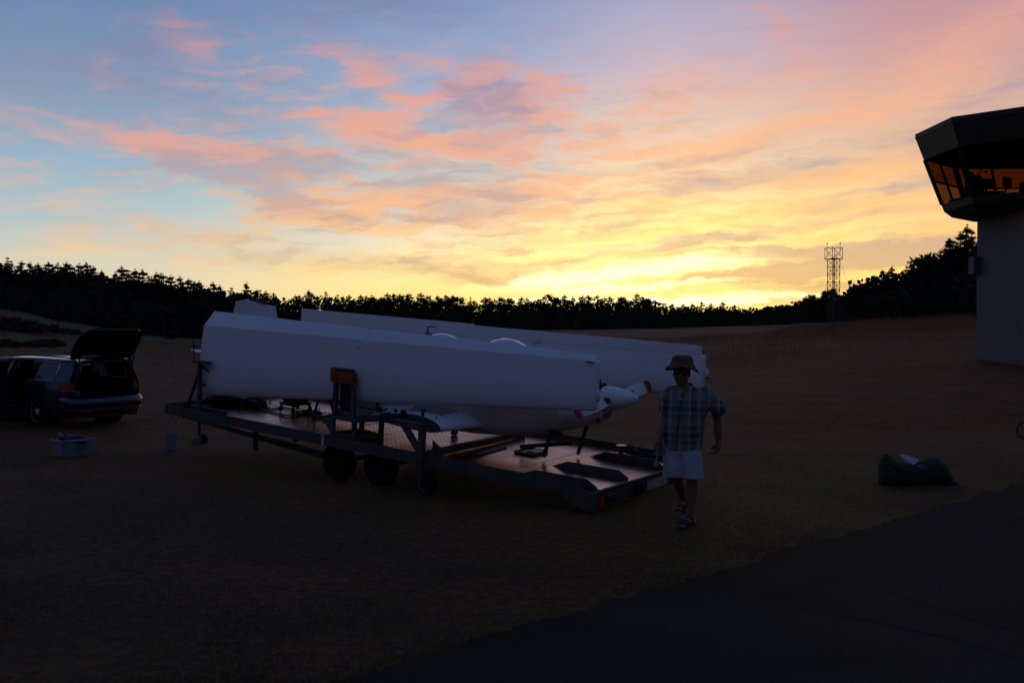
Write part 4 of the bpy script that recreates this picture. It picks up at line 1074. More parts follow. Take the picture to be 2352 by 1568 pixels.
# ------------------------------------------------------------------ estate car, doors and tailgate open (x forward, y left, origin under the rear axle)
def build_car():
    fwd = Vector((-.830, .558, 0)).normalized()
    rz = math.atan2(fwd.y, fwd.x)
    car = thing('estate_car', 'dark blue estate car with raised tailgate and open side doors', 'car', T(-9.22, 21.20, ground_z(-9.22, 21.20), rz) @ Matrix.Diagonal((.98, .98, .96, 1)))
    paint = mat('dark_blue_metallic', (0.004, 0.010, 0.034), .35, .2, spec=.5, coat=1.0)
    blk = mat('car_black_trim', (0.010, 0.010, 0.011), .6)
    lining = mat('car_lining', (0.014, 0.014, 0.016), .95, spec=.1)
    chrome = mat('chrome_trim', (.62, .62, .64), .18, .95)
    gl_ = mat('tinted_glass', (0.05, 0.055, 0.06), .04, spec=.8)
    see = bpy.data.materials.new('side_glass'); see.use_nodes = True
    nt = see.node_tree; b_ = nt.nodes['Principled BSDF']; b_.inputs['Base Color'].default_value = (.02, .022, .025, 1); b_.inputs['Roughness'].default_value = .05
    tr_ = nt.nodes.new('ShaderNodeBsdfTransparent'); tr_.inputs[0].default_value = (.35, .36, .37, 1)
    mx = nt.nodes.new('ShaderNodeMixShader'); mx.inputs[0].default_value = .35
    nt.links.new(tr_.outputs[0], mx.inputs[1]); nt.links.new(b_.outputs[0], mx.inputs[2]); nt.links.new(mx.outputs[0], nt.nodes['Material Output'].inputs[0])
    # plan half-width by x and height tables
    def hw(x, z):
        base = .905
        if x < -.55: base -= .14 * ((-.55 - x) / .55) ** 2
        if x > 2.7: base -= .20 * ((x - 2.7) / 1.0) ** 2
        if z > .95: base -= (z - .95) * .42
        elif z < .45: base -= (.45 - z) * .18
        else: base += .012 * math.sin((z - .45) / .5 * math.pi)
        return base
    belt = lambda x: .965 + .012 * max(0, 1.2 - x) if x < 3 else .93
    # lower body sides as strips with wheel arches cut out
    RW, FW, WR = 0.0, 2.79, .335
    def side_strip(bm, s, x0, x1, zlo, zhi, n, m=8):
        grid = []
        for i in range(n + 1):
            x = lerp(x0, x1, i / n); a = zlo(x); b = zhi(x)
            grid.append([bm.verts.new((x, s * hw(x, lerp(a, b, j / m)), lerp(a, b, j / m))) for j in range(m + 1)])
        for i in range(n):
            for j in range(m):
                bm.faces.new((grid[i][j], grid[i + 1][j], grid[i + 1][j + 1], grid[i][j + 1]))
    def arch(x):
        z = .20
        for c in (RW, FW):
            d = abs(x - c)
            if d < WR + .045: z = max(z, WR * .98 + math.sqrt(max(0, (WR + .045) ** 2 - d * d)))
        return z
    for s in (1, -1):
        bm = bmesh.new()
        side_strip(bm, s, -1.02, .42, arch, belt, 60)
        obj('rear_quarter', bm, paint, car, smooth=35)
        bm = bmesh.new(); side_strip(bm, s, 2.20, 3.62, arch, lambda x: belt(x) - .05 * max(0, x - 2.4), 60)
        obj('front_wing', bm, paint, car, smooth=35)
        obj('sill', B(lambda bm: side_strip(bm, s, .40, 2.22, lambda x: .19, lambda x: .33, 12, 3)), paint, car, smooth=35)
        for c in (RW, FW):
            obj('wheel_arch_liner', BM((add_lathe, [(WR + .05, 0.0), (WR + .05, -.32), (.10, -.32)], V(c, s * .90, WR) if s > 0 else V(c, -.58, WR), 'y', 28, {'cap': False})), lining, car)
        # glasshouse: pillars and roof side rail
        roof_z = lambda x: 1.455 - .055 * ((x - .8) / 1.6) ** 2 if x > .8 else 1.455 - .03 * ((.8 - x) / 1.6) ** 2
        def gp(x, z, out=0.0): return V(x, s * (hw(x, z) + out), z)
        def pillar(nm, pts, w, par=car):
            bm = bmesh.new(); add_tube(bm, [gp(x, z, -.02) for x, z in pts], w, 6); return obj(nm, bm, paint, par, smooth=True)
        obj('roof_rail_body', B(lambda bm: add_tube(bm, [gp(x, roof_z(x) - .03, -.03) for x in [lerp(-.93, 1.75, k / 14) for k in range(15)]], .042, 8)), paint, car, smooth=True)
        pillar('windscreen_pillar', [(1.72, 1.40), (2.10, 1.22), (2.52, .96)], .035)
        pillar('centre_pillar', [(1.16, 1.41), (1.24, .95), (1.26, .35)], .045)
        # rear side panel with the quarter window
        bm = bmesh.new()
        def panel(poly, out=0.0):
            vs_ = [bm.verts.new(gp(x, z, out)) for x, z in poly]; bm.faces.new(vs_)
        panel([(-1.00, .96), (-.62, .975), (-.50, 1.03), (-.60, 1.36), (-.93, 1.44), (-.98, 1.20)])
        panel([(-.62, .975), (.42, .975), (.42, 1.005), (-.42, 1.00), (-.50, 1.03)])
        panel([(-.60, 1.36), (-.50, 1.37), (.42, 1.385), (.42, 1.45), (-.60, 1.435), (-.93, 1.44)])
        obj('quarter_panel', bm, paint, car, smooth=True)
        bm = bmesh.new(); panel([(-.50, 1.03), (-.42, 1.00), (.20, 1.005), (.10, 1.375), (-.50, 1.365), (-.575, 1.34)], -.012)
        obj('quarter_window', bm, gl_, car)
        obj('window_trim', B(lambda bm: add_tube(bm, [gp(x, z, .004) for x, z in ((.22, 1.000), (-.40, .998), (-.50, 1.03), (-.585, 1.10), (-.60, 1.33), (-.56, 1.365), (-.30, 1.375), (.02, 1.385))], .009, 6)), chrome, car, smooth=True)
        obj('roof_bar', B(lambda bm: add_tube(bm, [gp(x, roof_z(x) + (.045 if .02 < k_ < .98 else -.005), -.09) for k_, x in [(k / 16, lerp(-.80, 1.55, k / 16)) for k in range(17)]], .016, 8)), blk, car, smooth=True)
        # tail lamp
        lm = obj('tail_lamp', B(lambda bm: add_loft(bm, [[gp(-.80, .80, .006), gp(-.80, .93, .006), gp(-.80, .93, -.03), gp(-.80, .80, -.03)], [gp(-.97, .79, .014), gp(-.97, .945, .010), gp(-.97, .945, -.05), gp(-.97, .79, -.05)], [V(-1.045, s * .70, .79), V(-1.04, s * .70, .945), V(-1.00, s * .66, .945), V(-1.00, s * .66, .79)]])), red_lens, car, smooth=20)
        obj('lamp_strip', B(lambda bm: add_tube(bm, [gp(-.84, .795, .014), gp(-.98, .785, .012), V(-1.05, s * .69, .785)], .008, 5)), mat('lamp_pink', (.45, .16, .14), .3), lm)
    # roof
    rr = []
    for i in range(17):
        x = lerp(-.95, 1.78, i / 16); z = (1.455 - .055 * ((x - .8) / 1.6) ** 2) if x > .8 else 1.455 - .03 * ((.8 - x) / 1.6) ** 2
        w = hw(x, 1.42) - .01
        rr.append([V(x, w * y, z + .03 - .055 * abs(y) ** 3) for y in [k / 6 - 1 for k in range(13)]])
    obj('roof', B(lambda bm: add_loft(bm, rr, False, False, False)), paint, car, smooth=True)
    # bonnet, windscreen, nose
    rr = []
    for i in range(9):
        x = lerp(2.45, 3.60, i / 8); z = lerp(.985, .80, (i / 8) ** 1.8)
        w = hw(x, .9) - .03
        rr.append([V(x, w * y, z - .05 * abs(y) ** 3) for y in [k / 6 - 1 for k in range(13)]])
    obj('bonnet', B(lambda bm: add_loft(bm, rr, False, False, False)), paint, car, smooth=True)
    obj('windscreen', B(lambda bm: add_loft(bm, [[V(1.74, .60 * y, 1.445 - .03 * abs(y) ** 2) for y in [k / 4 - 1 for k in range(9)]], [V(2.50, .72 * y, .985 - .02 * abs(y) ** 2) for y in [k / 4 - 1 for k in range(9)]]], False, False, False)), see, car, smooth=True)
    obj('front_bumper', BM((add_prism, [(-.72, .22), (.72, .22), (.76, .60), (.66, .82), (-.66, .82), (-.76, .60)], 'x', 3.55, 3.66)), paint, car)
    # rear bumper wraps the tail
    rr = []
    for (z, off, wd) in ((.27, .02, .80), (.33, -.02, .86), (.45, -.055, .895), (.58, -.06, .90), (.63, -.035, .895), (.66, .03, .87)):
        row = []
        for k in range(25):
            an = math.pi * k / 24
            y = wd * math.copysign(abs(math.cos(an)) ** .35, math.cos(an)); q = abs(math.sin(an)) ** .5
            row.append(V(-.72 - (.36 - off * 1.0) * q + off, y, z))
        rr.append(row)
    rb = obj('rear_bumper', B(lambda bm: add_loft(bm, rr, False, False, False)), paint, car, smooth=50)
    obj('bumper_strip', B(lambda bm: add_tube(bm, [V(-.72 - .43 * abs(math.sin(math.pi * k / 24)) ** .5, .90 * math.copysign(abs(math.cos(math.pi * k / 24)) ** .35, math.cos(math.pi * k / 24)), .385) for k in range(3, 22)], .008, 6)), mat('dull_chrome', (.16, .16, .17), .3, .8), rb)
    obj('diffuser', BM((add_prism, [(-.70, .20), (.70, .20), (.78, .31), (-.78, .31)], 'x', -1.02, -.80)), blk, car)
    for s in (1, -1):
        obj('bumper_reflector', BM((add_box, V(-1.125, s * .50, .345), (.02, .24, .022))), red_lens, rb)
    # luggage bay: floor, sill, sides and seat back
    bay = obj('luggage_bay', BM((add_box, V(-.35, 0, .60), (1.25, 1.30, .03)), (add_box, V(-.99, 0, .64), (.06, 1.30, .05)), (add_box, V(.25, 0, .87), (.10, 1.36, .52)), (add_box, V(-.38, .70, .80), (1.12, .05, .42)), (add_box, V(-.38, -.70, .80), (1.12, .05, .42)),
                               (add_box, V(1.1, 0, .27), (2.9, 1.5, .05))), lining, car)
    for y in (-.42, .42, 0):
        obj('head_rest', BM((add_box, V(.26, y, 1.19), (.09, .24, .13), None, .03)), lining, bay)
    for y in (-.38, .38):
        obj('front_seat', BM((add_box, V(1.32, y, .82), (.16, .50, .75), None, .05), (add_box, V(1.60, y, .52), (.52, .50, .16), None, .05), (add_box, V(1.28, y, 1.27), (.10, .25, .18), None, .03)), lining, car)
    obj('dashboard', BM((add_box, V(2.28, 0, .80), (.36, 1.40, .28), None, .05)), lining, car)
    obj('tool_roll', BM((add_box, V(-.55, .47, .69), (.34, .20, .14), None, .03)), mat('grey_cloth', (.10, .10, .12), .9), bay)
    obj('folded_cloth', BM((add_box, V(-.80, .12, .625), (.22, .42, .02), None, .006)), mat('pale_cloth', (.30, .31, .36), .9), bay)
    # opening surround
    obj('tailgate_surround', B(lambda bm: add_tube(bm, [V(-1.02, y, z) for y, z in ((.66, .66), (.70, .80), (.69, .98), (.60, 1.30), (.50, 1.375), (0, 1.40), (-.50, 1.375), (-.60, 1.30), (-.69, .98), (-.70, .80), (-.66, .66))], .030, 6)), blk, car, smooth=True)
    # raised tailgate: hinge at the roof's rear edge
    ax = Vector((-.90, 0, 1.45)); ang = R(40); US = .70
    d = Vector((-math.cos(ang), 0, math.sin(ang)))       # along the panel, hinge to free edge
    def tp(u, y, off=0.0):
        u = u * US
        return ax + d * u + Vector((d.z, 0, -d.x)) * (off + .16 * math.sin(min(1.0, max(0, u) / 1.05) * math.pi * .62) * 1.0) + V(0, y, 0)
    def half(u): return .74 * math.sqrt(max(.02, 1 - abs((u - .45) / .78) ** 3.4))
    rows = [[tp(u, half(u) * y, .03 + .05 * (1 - abs(y) ** 3)) for y in [k / 8 - 1 for k in range(17)]] for u in [0, .12, .3, .5, .65, .8, .9, .98, 1.05, 1.10]]
    tg = obj('tailgate', B(lambda bm: add_loft(bm, rows, False, False, False)), paint, car, smooth=True)
    # inner lining with window opening
    def ip(u, y): return tp(u, half(u) * y, -.012)
    bm = bmesh.new()
    us = [0, .10, .22, .40, .55, .66, .85, 1.07]; ys = [-1, -.84, -.7, -.4, 0, .4, .7, .84, 1]
    g_ = [[bm.verts.new(ip(u, y)) for y in ys] for u in us]
    for i in range(len(us) - 1):
        for j in range(len(ys) - 1):
            if 1 <= i <= 3 and 1 <= j <= 6: continue
            bm.faces.new((g_[i][j], g_[i + 1][j], g_[i + 1][j + 1], g_[i][j + 1]))
    obj('tailgate_lining', bm, lining, tg)
    bm = bmesh.new(); g_ = [[bm.verts.new(tp(u, half(u) * y, .004)) for y in (-.85, 0, .85)] for u in (.09, .35, .56)]
    for i in range(2):
        for j in range(2): bm.faces.new((g_[i][j], g_[i + 1][j], g_[i + 1][j + 1], g_[i][j + 1]))
    obj('rear_window', bm, see, tg)
    obj('tailgate_edge', B(lambda bm: add_tube(bm, [tp(1.08, half(1.08) * y, .01) for y in [k / 8 - 1 for k in range(17)]] , .022, 6)), paint, tg, smooth=True)
    obj('tailgate_edge', B(lambda bm: add_tube(bm, [tp(u, half(u) * sgn_, .01) for sgn_ in (1,) for u in [k * .09 for k in range(13)]], .022, 6)), paint, tg, smooth=True)
    obj('tailgate_edge', B(lambda bm: add_tube(bm, [tp(u, -half(u), .01) for u in [k * .09 for k in range(13)]], .022, 6)), paint, tg, smooth=True)
    for s in (1, -1):
        obj('gas_strut', B(lambda bm: (add_tube(bm, [V(-1.0, s * .62, 1.12), (V(-1.0, s * .62, 1.12) + tp(.72, s * .66, -.02)) / 2], .013, 6), add_tube(bm, [(V(-1.0, s * .62, 1.12) + tp(.72, s * .66, -.02)) / 2, tp(.72, s * .66, -.02)], .007, 6))), blk, car)
        lp = obj('lid_lamp', BM((add_loft, [[tp(.70, s * .70, .02), tp(.82, s * .66, .02), tp(.82, s * .40, .06), tp(.70, s * .42, .06)], [tp(.70, s * .70, .04), tp(.82, s * .66, .04), tp(.82, s * .40, .08), tp(.70, s * .42, .08)]])), red_lens, tg)
    # doors: a hinged leaf with frame and glass
    def door(nm, x_h, length, s, ang_open, tail_cut):
        hinge = V(x_h, s * hw(x_h, .6), 0)
        rot = Matrix.Rotation(-s * ang_open, 4, 'Z')
        # leaf drawn backwards from the hinge along -x
        def skin(out, shrink=0.0):
            r_ = []
            for i in range(9):
                x = -length * i / 8
                r_.append([V(x * (1 - shrink), s * (out + .012 * math.sin((z - .3) / .68 * math.pi)), z) for z in [lerp(.30, .965, j / 5) if i < 7 else lerp(.30 + (tail_cut * (i - 6) / 2), .965, j / 5) for j in range(6)]])
            return r_
        dr = obj(nm, B(lambda bm: (add_loft(bm, skin(.0), False, False, False), add_loft(bm, skin(-.075, .03), False, False, False))), paint, car, smooth=40)
        dr.matrix_local = Matrix.Translation(hinge) @ rot
        obj('door_lining', B(lambda bm: add_loft(bm, skin(-.085, .05), False, False, False)), lining, dr)
        fr = [V(-.02, -s * .02, .965), V(-.10, -s * .17, 1.38), V(-length * .55, -s * .19, 1.41), V(-length * .90, -s * .18, 1.37), V(-length * .99, -s * .03, .965)]
        obj('window_frame', B(lambda bm: add_tube(bm, fr, .024, 6)), blk, dr)
        bm = bmesh.new(); bm.faces.new([bm.verts.new(p) for p in fr]); obj('door_glass', bm, see, dr)
        obj('handle', BM((add_box, V(-length * .86, s * .03, .86), (.18, .025, .03), None, .008)), chrome, dr)
        return dr
    door('rear_door', 1.20, .84, 1, R(68), .30)
    door('rear_door', 1.02, 1.02, -1, R(64), .30)
    door('front_door', 2.22, .98, 1, R(60), .0)
    door('front_door', 2.22, .98, -1, R(0), .0)
    # wheels
    alloy = mat('silver_alloy', (.62, .63, .68), .35, .35, var=.15)
    for c in (RW, FW):
        for s in (1, -1):
            cc = V(c, s * .80, WR)
            ty = obj('wheel', BM((add_lathe, [(WR * .68, -.105), (WR * .86, -.115), (WR, -.085), (WR, .085), (WR * .86, .115), (WR * .68, .105)], cc, 'y', 36)), rubber, car, smooth=True)
            bm = bmesh.new()
            add_lathe(bm, [(WR * .70, s * .108), (WR * .665, s * .10), (WR * .64, s * .02)], cc, 'y', 36, cap=False)
            for k in range(5):
                an = 2 * math.pi * k / 5 + .3
                for da in (-.14, .14):
                    add_beam(bm, cc + V(.05 * math.cos(an), s * .095, .05 * math.sin(an)), cc + V(WR * .66 * math.cos(an + da), s * .085, WR * .66 * math.sin(an + da)), .024, .03)
            add_lathe(bm, [(.055, s * .07), (.055, s * .105), (.02, s * .112)], cc, 'y', 16)
            obj('rim', bm, alloy, ty, smooth=30)
            obj('brake_disc', BM((add_lathe, [(.145, s * .0), (.145, s * .02), (.05, s * .02)], cc, 'y', 24)), dark_steel, ty)
    return car
build_car()
# ------------------------------------------------------------------ control tower at the right
def build_tower():
    z0 = ground_z(20.5, 40.2) - .05
    cx_, cy_ = 21.1, 40.25
    tw = thing('control_tower', 'airfield control tower with overhanging glazed cabin on a pale square shaft', 'tower', T(cx_, cy_, z0))
    wall = mat('pale_render', (0.165, 0.138, 0.142), .85, var=.12, vscale=1.2, bump=.25, bscale=18)
    dark = mat('brown_cladding', (0.050, 0.036, 0.030), .6, var=.25, vscale=3)
    frame_m = mat('dark_window_frame', (0.018, 0.016, 0.015), .5)
    tint = bpy.data.materials.new('bronze_glass'); tint.use_nodes = True
    nt = tint.node_tree; nt.nodes.remove(nt.nodes['Principled BSDF'])
    tb = nt.nodes.new('ShaderNodeBsdfTransparent'); tb.inputs[0].default_value = (.30, .20, .15, 1)
    gb = nt.nodes.new('ShaderNodeBsdfGlossy'); gb.inputs['Roughness'].default_value = .03; gb.inputs[0].default_value = (.10, .10, .10, 1)
    mx = nt.nodes.new('ShaderNodeMixShader'); mx.inputs[0].default_value = .06; nt.links.new(tb.outputs[0], mx.inputs[1]); nt.links.new(gb.outputs[0], mx.inputs[2])
    nt.links.new(mx.outputs[0], nt.nodes['Material Output'].inputs[0])
    blind = bpy.data.materials.new('sun_blind_film'); blind.use_nodes = True
    nt = blind.node_tree; nt.nodes.remove(nt.nodes['Principled BSDF'])
    tb = nt.nodes.new('ShaderNodeBsdfTransparent'); tb.inputs[0].default_value = (.60, .36, .22, 1)
    nt.links.new(tb.outputs[0], nt.nodes['Material Output'].inputs[0])
    zz = lambda z: z - z0
    # shaft: near-square block, seen along its left flank
    x0, x1, y0, y1 = 19.48 - cx_, 24.2 - cx_, 36.4 - cy_, 42.0 - cy_
    obj('shaft', BM((add_box, ((x0 + x1) / 2, (y0 + y1) / 2, zz(6.60) / 2), (x1 - x0, y1 - y0, zz(6.60)))), wall, tw)
    obj('plinth', BM((add_box, ((x0 + x1) / 2, (y0 + y1) / 2, .05), (x1 - x0 + .05, y1 - y0 + .05, .28))), mat('damp_plinth', (.16, .15, .16), .9, var=.3), tw)
    obj('wall_unit', BM((add_box, (x0 - .15, y1 - .10, zz(4.62)), (.28, .5, .74), None, .02), (add_box, (x0 - .15, y1 - .36, zz(4.62)), (.22, .02, .62))), mat('grey_unit', (.10, .10, .105), .7), tw)
    def octo(r, z, n=8):
        return [V(r / math.cos(math.pi / 8) * math.cos(math.pi / 8 + k * math.pi / 4), r / math.cos(math.pi / 8) * math.sin(math.pi / 8 + k * math.pi / 4), zz(z)) for k in range(n)]
    rad = lambda z: 3.2 + (4.22 - 3.2) * (z - 6.83) / (9.90 - 6.83)
    obj('cabin_floor', B(lambda bm: add_loft(bm, [octo(2.92, 6.57), octo(3.2, 6.83), octo(3.12, 6.84), octo(2.6, 6.84)])), dark, tw)
    obj('roof', B(lambda bm: add_loft(bm, [octo(4.10, 9.88), octo(4.24, 9.90), octo(4.24, 10.10), octo(4.05, 10.14), octo(.5, 10.3)])), mat('dark_roofing', (.045, .042, .04), .7), tw)
    # fascia above and sill below the glazing
    obj('fascia', B(lambda bm: add_loft(bm, [octo(rad(9.00), 9.00), octo(rad(9.89), 9.89), octo(rad(9.89) - .15, 9.89), octo(rad(9.00) - .12, 9.00)], False, False)), dark, tw)
    obj('ceiling', B(lambda bm: bm.faces.new([bm.verts.new(p) for p in octo(rad(9.00) - .05, 9.04)])), mat('dark_ceiling', (.03, .026, .024), .9), tw)
    obj('sill_wall', B(lambda bm: add_loft(bm, [octo(rad(6.84), 6.84), octo(rad(7.12), 7.12), octo(rad(7.12) - .18, 7.12), octo(rad(6.84) - .15, 6.84)], False, False)), dark, tw)
    lo, hi = octo(rad(7.12) - .03, 7.12), octo(rad(9.00) - .03, 9.00)
    for k in range(8):
        obj('corner_post', BM((add_beam, lo[k], hi[k], .17, .15)), frame_m, tw)
        n_ = (k + 1) % 8
        w = obj('window', B(lambda bm: bm.faces.new([bm.verts.new(p) for p in (lo[k], lo[n_], hi[n_], hi[k])])), tint, tw)
        if k in (1, 2):     # the windows towards the afterglow carry half-drawn film
            t_ = .52
            m0, m1 = lo[k].lerp(hi[k], t_), lo[n_].lerp(hi[n_], t_)
            inw = Vector((-(lo[k].x + lo[n_].x), -(lo[k].y + lo[n_].y), 0)).normalized() * .05
            obj('blind', B(lambda bm: bm.faces.new([bm.verts.new(p + inw) for p in (m0, m1, hi[n_], hi[k])])), blind, w)
            obj('transom', BM((add_beam, m0 + inw, m1 + inw, .06, .06)), frame_m, w)
        mid0, mid1 = lo[k].lerp(lo[n_], .5), hi[k].lerp(hi[n_], .5)
        if k not in (3, 4): obj('mullion', BM((add_beam, mid0, mid1, .09, .08)), frame_m, w)
    # what shows through the glass
    desk = obj('console', BM((add_box, (-2.05, 1.0, zz(6.84) + .30), (.9, 3.0, .60)), (add_box, (-.1, -2.2, zz(6.84) + .36), (3.2, .7, .72)), (add_box, (.6, 1.6, zz(6.84) + .33), (2.6, .7, .66)), (add_box, (-1.9, 1.3, zz(6.84) + .85), (.45, .55, .5))), frame_m, tw)
    def office_chair(x, y, rz):
        e = obj('desk_chair', BM((add_box, (0, .0, .98), (.50, .07, .34), None, .06), (add_tube, [V(0, .04, .85), V(0, .08, .50)], .035, 6), (add_box, (0, -.22, .50), (.48, .46, .08), None, .03), (add_tube, [V(0, -.2, .47), V(0, -.2, .08)], .03, 6), (add_box, (0, -.2, .05), (.55, .08, .05)), (add_box, (0, -.2, .05), (.08, .55, .05))), frame_m, tw)
        e.matrix_local = Matrix.Translation((x, y, zz(6.84))) @ Matrix.Rotation(rz, 4, 'Z') @ Matrix.Diagonal((1.25, 1, 1.25, 1))
    office_chair(-1.15, 1.9, R(20)); office_chair(-.55, 1.4, R(35))
    obj('equipment_stack', BM((add_box, (-2.35, .55, zz(6.84) + .75), (.5, .55, 1.2), None, .08), (add_ball, (-2.4, .75, zz(6.84) + 1.38), .17, 10), (add_tube, [V(-2.3, .3, zz(6.84) + 1.2), V(-2.25, .1, zz(6.84) + 1.55)], .015, 5), (add_ball, (-2.25, .1, zz(6.84) + 1.55), .05, 8), (add_ball, (-2.15, -.1, zz(6.84) + 1.42), .055, 8)), frame_m, tw)
build_tower()

# ------------------------------------------------------------------ lattice mast
def build_mast():
    y = 110.0; p = at(1914, y)
    m = thing('lattice_mast', 'green steel lattice mast with railed platform and guy wires at the wood edge', 'mast', T(p.x, p.y, p.z - .05, R(20)))
    st = mat('green_steel', (0.05, 0.085, 0.065), .5, .4, var=.3)
    H = 9.52 - p.z; w = .46
    C4 = [(-w, -w), (w, -w), (w, w), (-w, w)]
    for c in C4:
        obj('leg', BM((add_beam, V(c[0], c[1], 0), V(c[0], c[1], H), .055, .055)), st, m)
    lv = [H - .83 * k for k in range(int(H / .83) + 1)]
    for z in lv:
        for k in range(4):
            a, b = C4[k], C4[(k + 1) % 4]
            obj('rung', BM((add_beam, V(*a, z - .02), V(*b, z - .02), .035, .035)), st, m)
            if z - .83 > -.3:
                obj('diagonal', BM((add_beam, V(*a, z), V(*b, max(0, z - .83)), .022, .022), (add_beam, V(*b, z), V(*a, max(0, z - .83)), .022, .022)), st, m)
    lad = obj('ladder', BM((add_beam, V(-w + .06, -w - .06, 0), V(-w + .06, -w - .06, H), .03, .03), (add_beam, V(-w + .40, -w - .06, 0), V(-w + .40, -w - .06, H), .03, .03),
                     *[(add_beam, V(-w + .06, -w - .06, .3 * k), V(-w + .40, -w - .06, .3 * k), .018, .018) for k in range(1, int(H / .3))]), st, m)
    pw = .66; C5 = [(-pw, -pw), (pw, -pw), (pw, pw), (-pw, pw)]
    pf = obj('platform', BM((add_box, (0, 0, H + .02), (2 * pw, 2 * pw, .06))), st, m)
    Ht = 10.76 - p.z
    for k in range(4):
        a, b = C5[k], C5[(k + 1) % 4]
        obj('cage_post', BM((add_beam, V(*a, H), V(*a, Ht), .045, .045)), st, pf)
        obj('cage_rail', BM((add_beam, V(*a, Ht), V(*b, Ht), .04, .04)), st, pf)
        obj('cage_brace', BM((add_beam, V(*a, H + .03), V(*b, Ht), .024, .024), (add_beam, V(*b, H + .03), V(*a, Ht), .024, .024)), st, pf)
        obj('platform_bracket', BM((add_beam, V(*a, H), V(a[0] * w / pw, a[1] * w / pw, H - .25), .03, .03)), st, pf)
    obj('winch_stand', BM((add_beam, V(.1, .2, H + .04), V(.3, .2, H + .5), .04), (add_beam, V(.3, .2, H + .5), V(.55, .2, H + .5), .04), (add_beam, V(.55, .2, H + .5), V(.55, .2, H + .04), .04)), st, pf)
    for a in ((-pw + .15, pw - .2), (pw - .25, -pw + .1)):
        lp = obj('lamp_pole', BM((add_tube, [V(*a, Ht - .9), V(*a, Ht + .42)], .02, 6)), st, pf)
        obj('obstruction_lamp', BM((add_lathe, [(.03, 0), (.06, .03), (.065, .14), (.03, .19)], V(*a, Ht + .40), 'z', 10)), mat('orange_lamp', (.35, .09, .02), .4), lp)
    for (gx, gy) in ((-3.4, -1.0), (3.2, -1.6), (0.5, 4.0)):
        obj('guy_wire', BM((add_tube, [V(math.copysign(w, gx), math.copysign(w, gy), H - .3), V(gx, gy, .05)], .012, 4)), st, m)
build_mast()

# ------------------------------------------------------------------ trees
leaf_m = mat('pine_needles', (0.030, 0.042, 0.020), .7, spec=.2, var=.5, vscale=1.5)
leaf_b = mat('broad_leaves', (0.045, 0.055, 0.022), .7, spec=.2, var=.5, vscale=1.5)
bark_m = mat('pine_bark', (0.07, 0.05, 0.04), .9, var=.4, vscale=4)

